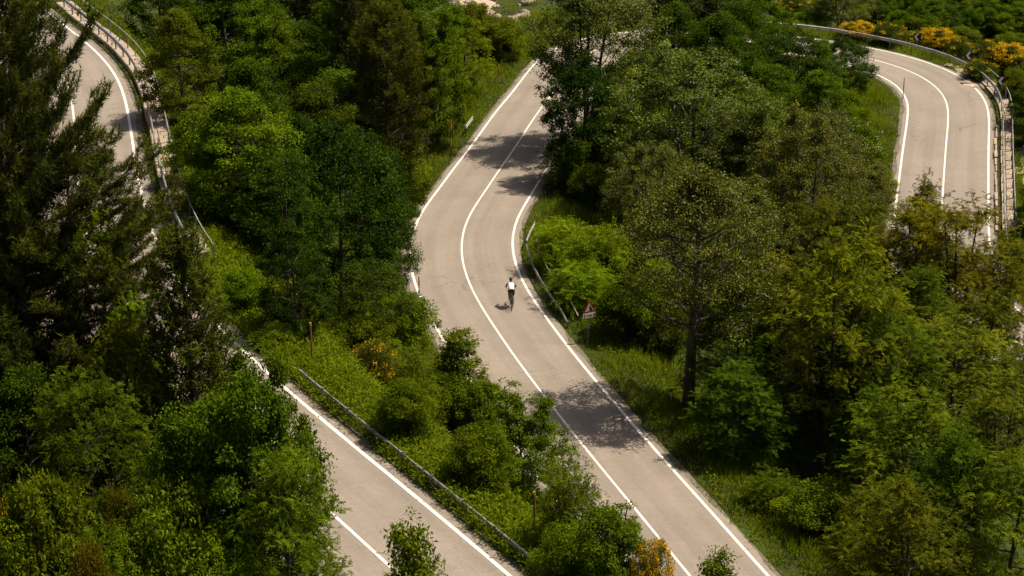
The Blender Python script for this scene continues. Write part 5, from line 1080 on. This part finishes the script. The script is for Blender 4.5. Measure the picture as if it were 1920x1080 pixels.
r = np.random.default_rng(91)
gx_, gy_ = scatter(r, 2250000, -30, 42, 46, 176)
d_ = rd(gx_, gy_); w_ = wavy(gx_, gy_)
vis = (d_ > 3.40 + .16*wavy(gx_, gy_, 3.1)) & (d_ < 9.5)
dens = np.where(d_ < 6.5, .85, .55) + .12*w_
dens[(gx_ < -4) & (gy_ > 100) & (gx_ < -12)] *= .35
dens[(d_ > 5.2) & ~inside(MEADOW, gx_, gy_) & (gx_ > 5) & (gx_ < 24)] *= .35
keep = (vis | inside(MEADOW, gx_, gy_)) & (d_ > 3.32) & (r.random(len(gx_)) < dens*.62)
gx_, gy_, d_ = gx_[keep], gy_[keep], d_[keep]
n = len(gx_)
z = tz(gx_, gy_) - .02
hgt = r.uniform(.12, .42, n)*np.clip((d_ - 2.9)/1.5, .4, 1.4)*(1 + .25*wavy(gx_, gy_, .6))
a = r.uniform(0, 6.28, n); w = r.uniform(.016, .036, n); b = r.uniform(0, 6.28, n)
B = np.stack([gx_, gy_, z], 1); S = np.stack([np.cos(a)*w, np.sin(a)*w, 0*a], 1)
tip = B + np.stack([np.cos(b)*hgt*.45, np.sin(b)*hgt*.45, hgt], 1)
V = np.stack([B - S, B + S, tip], 1).reshape(-1, 3)
tone = np.clip(.42 + .16*wavy(gx_, gy_, .8) + r.normal(0, .18, n) + np.where(r.random(n) < .06, .5, 0), 0, 1)
GRASS = leaf_mat('grass_blade', (0.064, 0.108, 0.003), (0.204, 0.255, 0.008), .65, .45)
o = link('grass', mesh_np('grass', V, np.arange(3*n, dtype=np.int32).reshape(-1, 3), GRASS, tone)); tag(o, kind='stuff'); print('grass', n)

# dry stalks among the grass, and litter blown along the road edges
k = r.choice(n, 9000, replace=False); b = r.uniform(0, 6.28, len(k)); h = r.uniform(.35, .8, len(k)); B = np.stack([gx_[k], gy_[k], z[k]], 1)
S = np.stack([np.cos(b), np.sin(b), 0*b], 1)*.011
V = np.stack([B - S, B + S, B + np.stack([np.sin(b)*h*.3, np.cos(b)*h*.3, h], 1)], 1).reshape(-1, 3)
DRY = leaf_mat('dry_straw', (.16, .12, .05), (.34, .28, .14), .8, .2)
tag(link('dry_stalks', mesh_np('dry_stalks', V, np.arange(len(V), dtype=np.int32).reshape(-1, 3), DRY, r.random(len(k)))), kind='stuff')
x, y = scatter(r, 60000, -32, 42, 46, 165); d_ = rd(x, y)
m = (d_ > 2.75) & (d_ < 3.7) & (r.random(len(x)) < .35*(1 + wavy(x, y, 1.1))*np.clip((d_ - 2.6), 0, 1)); x, y, d_ = x[m], y[m], d_[m]
zr_ = road_near(x, y)[1] + np.where(d_ < 3.2, .012, -.01)
V = leaf_cards(np.stack([x, y, zr_], 1), np.stack([r.normal(size=len(x)), r.normal(size=len(x)), 0*x], 1), np.stack([.25*r.normal(size=len(x)), .25*r.normal(size=len(x)), 1 + 0*x], 1), r.uniform(.05, .14, len(x)), r.uniform(.03, .08, len(x)))
LIT = leaf_mat('leaf_litter', (.035, .024, .012), (.17, .12, .06), .9, .05)
tag(link('leaf_litter', mesh_np('leaf_litter', V, quads(len(x)), LIT, r.random(len(x)))), kind='stuff'); print('litter', len(x))

# leafy weeds: nettles, bracken and brambles on the banks
def weeds(name, seed, x, y, rad, nl, L, W, mat, lift):
    r = np.random.default_rng(seed); C = np.stack([x, y, tz(x, y) + lift*r.uniform(.5, 1.4, len(x))], 1)
    k = len(x)
    V, t = blob_leaves(r, C, rad*r.uniform(.6, 1.3, k), nl, L, W, .85, up=.8, droop=-.15)
    o = link(name, mesh_np(name, V, quads(len(V)//4), mat, t)); tag(o, kind='stuff'); print(name, k*nl)
L_WEED = leaf_mat('weed_leaf', (0.055, 0.098, 0.002), (0.182, 0.230, 0.006), .6, .42)
x, y = scatter(r, 31000, -22, 6, 47, 104); d_ = rd(x, y)
east = x > np.interp(y, UPPER[:, 1], UPPER[:, 0])
m = inside(SLOPE, x, y) & east & (d_ > 4.0 + .2*wavy(x, y, 2)) & (r.random(len(x)) < np.where(d_ < 8, .8, .45))
m |= east & (d_ > 3.5 + .12*wavy(x, y, 2)) & (d_ < 7) & (y < 76) & (r.random(len(x)) < .75) & (x < 4)
weeds('weeds', 92, x[m], y[m], .36, 24, .18, .055, L_WEED, .30)
x, y = scatter(r, 4200, -17, 5, 47, 80); d_ = rd(x, y); east = x > np.interp(y, UPPER[:, 1], UPPER[:, 0])
m = east & (d_ > 3.34 + .1*wavy(x, y, 2.3)) & (d_ < 4.9) & (r.random(len(x)) < .75 + .3*wavy(x, y, 1.3))
x3, y3 = scatter(r, 9000, -9, 6, 46, 70); d3 = rd(x3, y3)
m3 = (x3 > np.interp(y3, UPPER[:, 1], UPPER[:, 0])) & (d3 > 3.36 + .09*wavy(x3, y3, 1.9)) & (d3 < 3.85) & (r.random(len(x3)) < .9)
weeds('rail_weeds', 96, x3[m3], y3[m3], .26, 26, .15, .04, L_WEED, .30)
x2, y2 = scatter(r, 16000, -34, 40, 66, 160); d2 = rd(x2, y2); w2 = wavy(x2, y2, 1.3)
m2 = (x2 > np.interp(y2, UPPER[:, 1], UPPER[:, 0])) & (x2 < -10) & (d2 > 3.28) & (d2 < 3.72) & (r.random(len(x2)) < .8 + .3*w2)
m2 |= (x2 > -8) & (d2 > 3.45 + .1*w2) & (d2 < 4.6) & (r.random(len(x2)) < .22 + .16*w2)
m2 |= (x2 > 0) & inside(MEADOW, x2, y2) & (d2 > 3.6) & (r.random(len(x2)) < .30 + .25*w2)
weeds('verge_weeds', 95, np.r_[x[m], x2[m2]], np.r_[y[m], y2[m2]], .25, 24, .14, .042, L_WEED, .22)
x, y = scatter(r, 22000, -32, 45, 46, 168); d_ = rd(x, y)
m = (d_ > 3.9 + .3*wavy(x, y, 2)) & (d_ < 10) & (r.random(len(x)) < .32 + .12*wavy(x, y, .7)) & ~((x > 25) & (x < 31) & (y > 118))
weeds('undergrowth', 93, x[m], y[m], .30, 18, .15, .075, L_SHRUB, .16)

x, y = scatter(r, 27000, -45, 60, 44, 215); d_ = rd(x, y)
m = (d_ > 5.0) & (r.random(len(x)) < .30 + .10*wavy(x, y, .5)) & ~((x > 24) & (x < 31) & (y > 112) & (y < 156)) & ~inside(MEADOW, x, y)
weeds('ground_cover', 94, x[m], y[m], .62, 15, .24, .10, L_SHRUB, .22)

# ------------------------------------------------------------------ rocks on the bank at the top edge, soil patch by the wall
ROCK = mat_concrete('bank_rock', (.14, .11, .08), (.36, .30, .235))
rr = np.random.default_rng(17)
def rock(x, y, s, label, group, sq=.7):
    b = bmesh.new(); bmesh.ops.create_icosphere(b, subdivisions=2, radius=1)
    k = rr.normal(size=(3, 3))
    for v in b.verts:
        q = np.array(v.co); f = 1 + .22*np.sin(q@k[0]*2.2) + .16*np.sin(q@k[1]*3.7); v.co = Vector((q[0]*s*f*1.2, q[1]*s*f, q[2]*s*f*sq))
    me = bpy.data.meshes.new('rock'); b.to_mesh(me); b.free(); me.materials.append(ROCK)
    o = link('rock', me, None, (x, y, float(tz(x, y)) + s*.15), (0, 0, rr.uniform(0, 6.28))); tag(o, label, 'rock', group)
for i in range(26):
    rock(rr.uniform(-6.5, 1.5), rr.uniform(160.5, 171), rr.uniform(.16, .62), 'pale rock on the bare bank above the bend, at the top edge', 'rocks on the bare bank')
for i in range(16):
    rock(36.5 + rr.uniform(-1.6, 2.4), 152.5 + rr.uniform(-3, 3), rr.uniform(.12, .4), 'pale stone in the bare soil patch behind the lowest chevron board', 'stones in the bare soil patch', .5)
def patch(name, cx, cy, rx, ry, seed):
    r = np.random.default_rng(seed); n = 26; V = []; F = []
    for j, f in enumerate((0, .35, .7, 1.0)):
        for i in range(n):
            q = 2*math.pi*i/n; k = f*(1 + .22*math.sin(3*q + seed) + .12*math.sin(7*q)); x, y = cx + rx*k*math.cos(q), cy + ry*k*math.sin(q)
            V.append((x, y, float(tz(x, y)) + (.10 if f < 1 else -.08) + r.normal(0, .03)))
    for j in range(3):
        for i in range(n): F.append((j*n + i, j*n + (i + 1)%n, (j + 1)*n + (i + 1)%n, (j + 1)*n + i))
    tag(link(name, mesh_np(name, V, F, M['masonry'], smooth_=True)), kind='structure')
patch('bare_soil', 37.0, 152.5, 2.6, 3.6, 2); patch('bare_bank', -3.2, 166, 2.4, 3.6, 5)
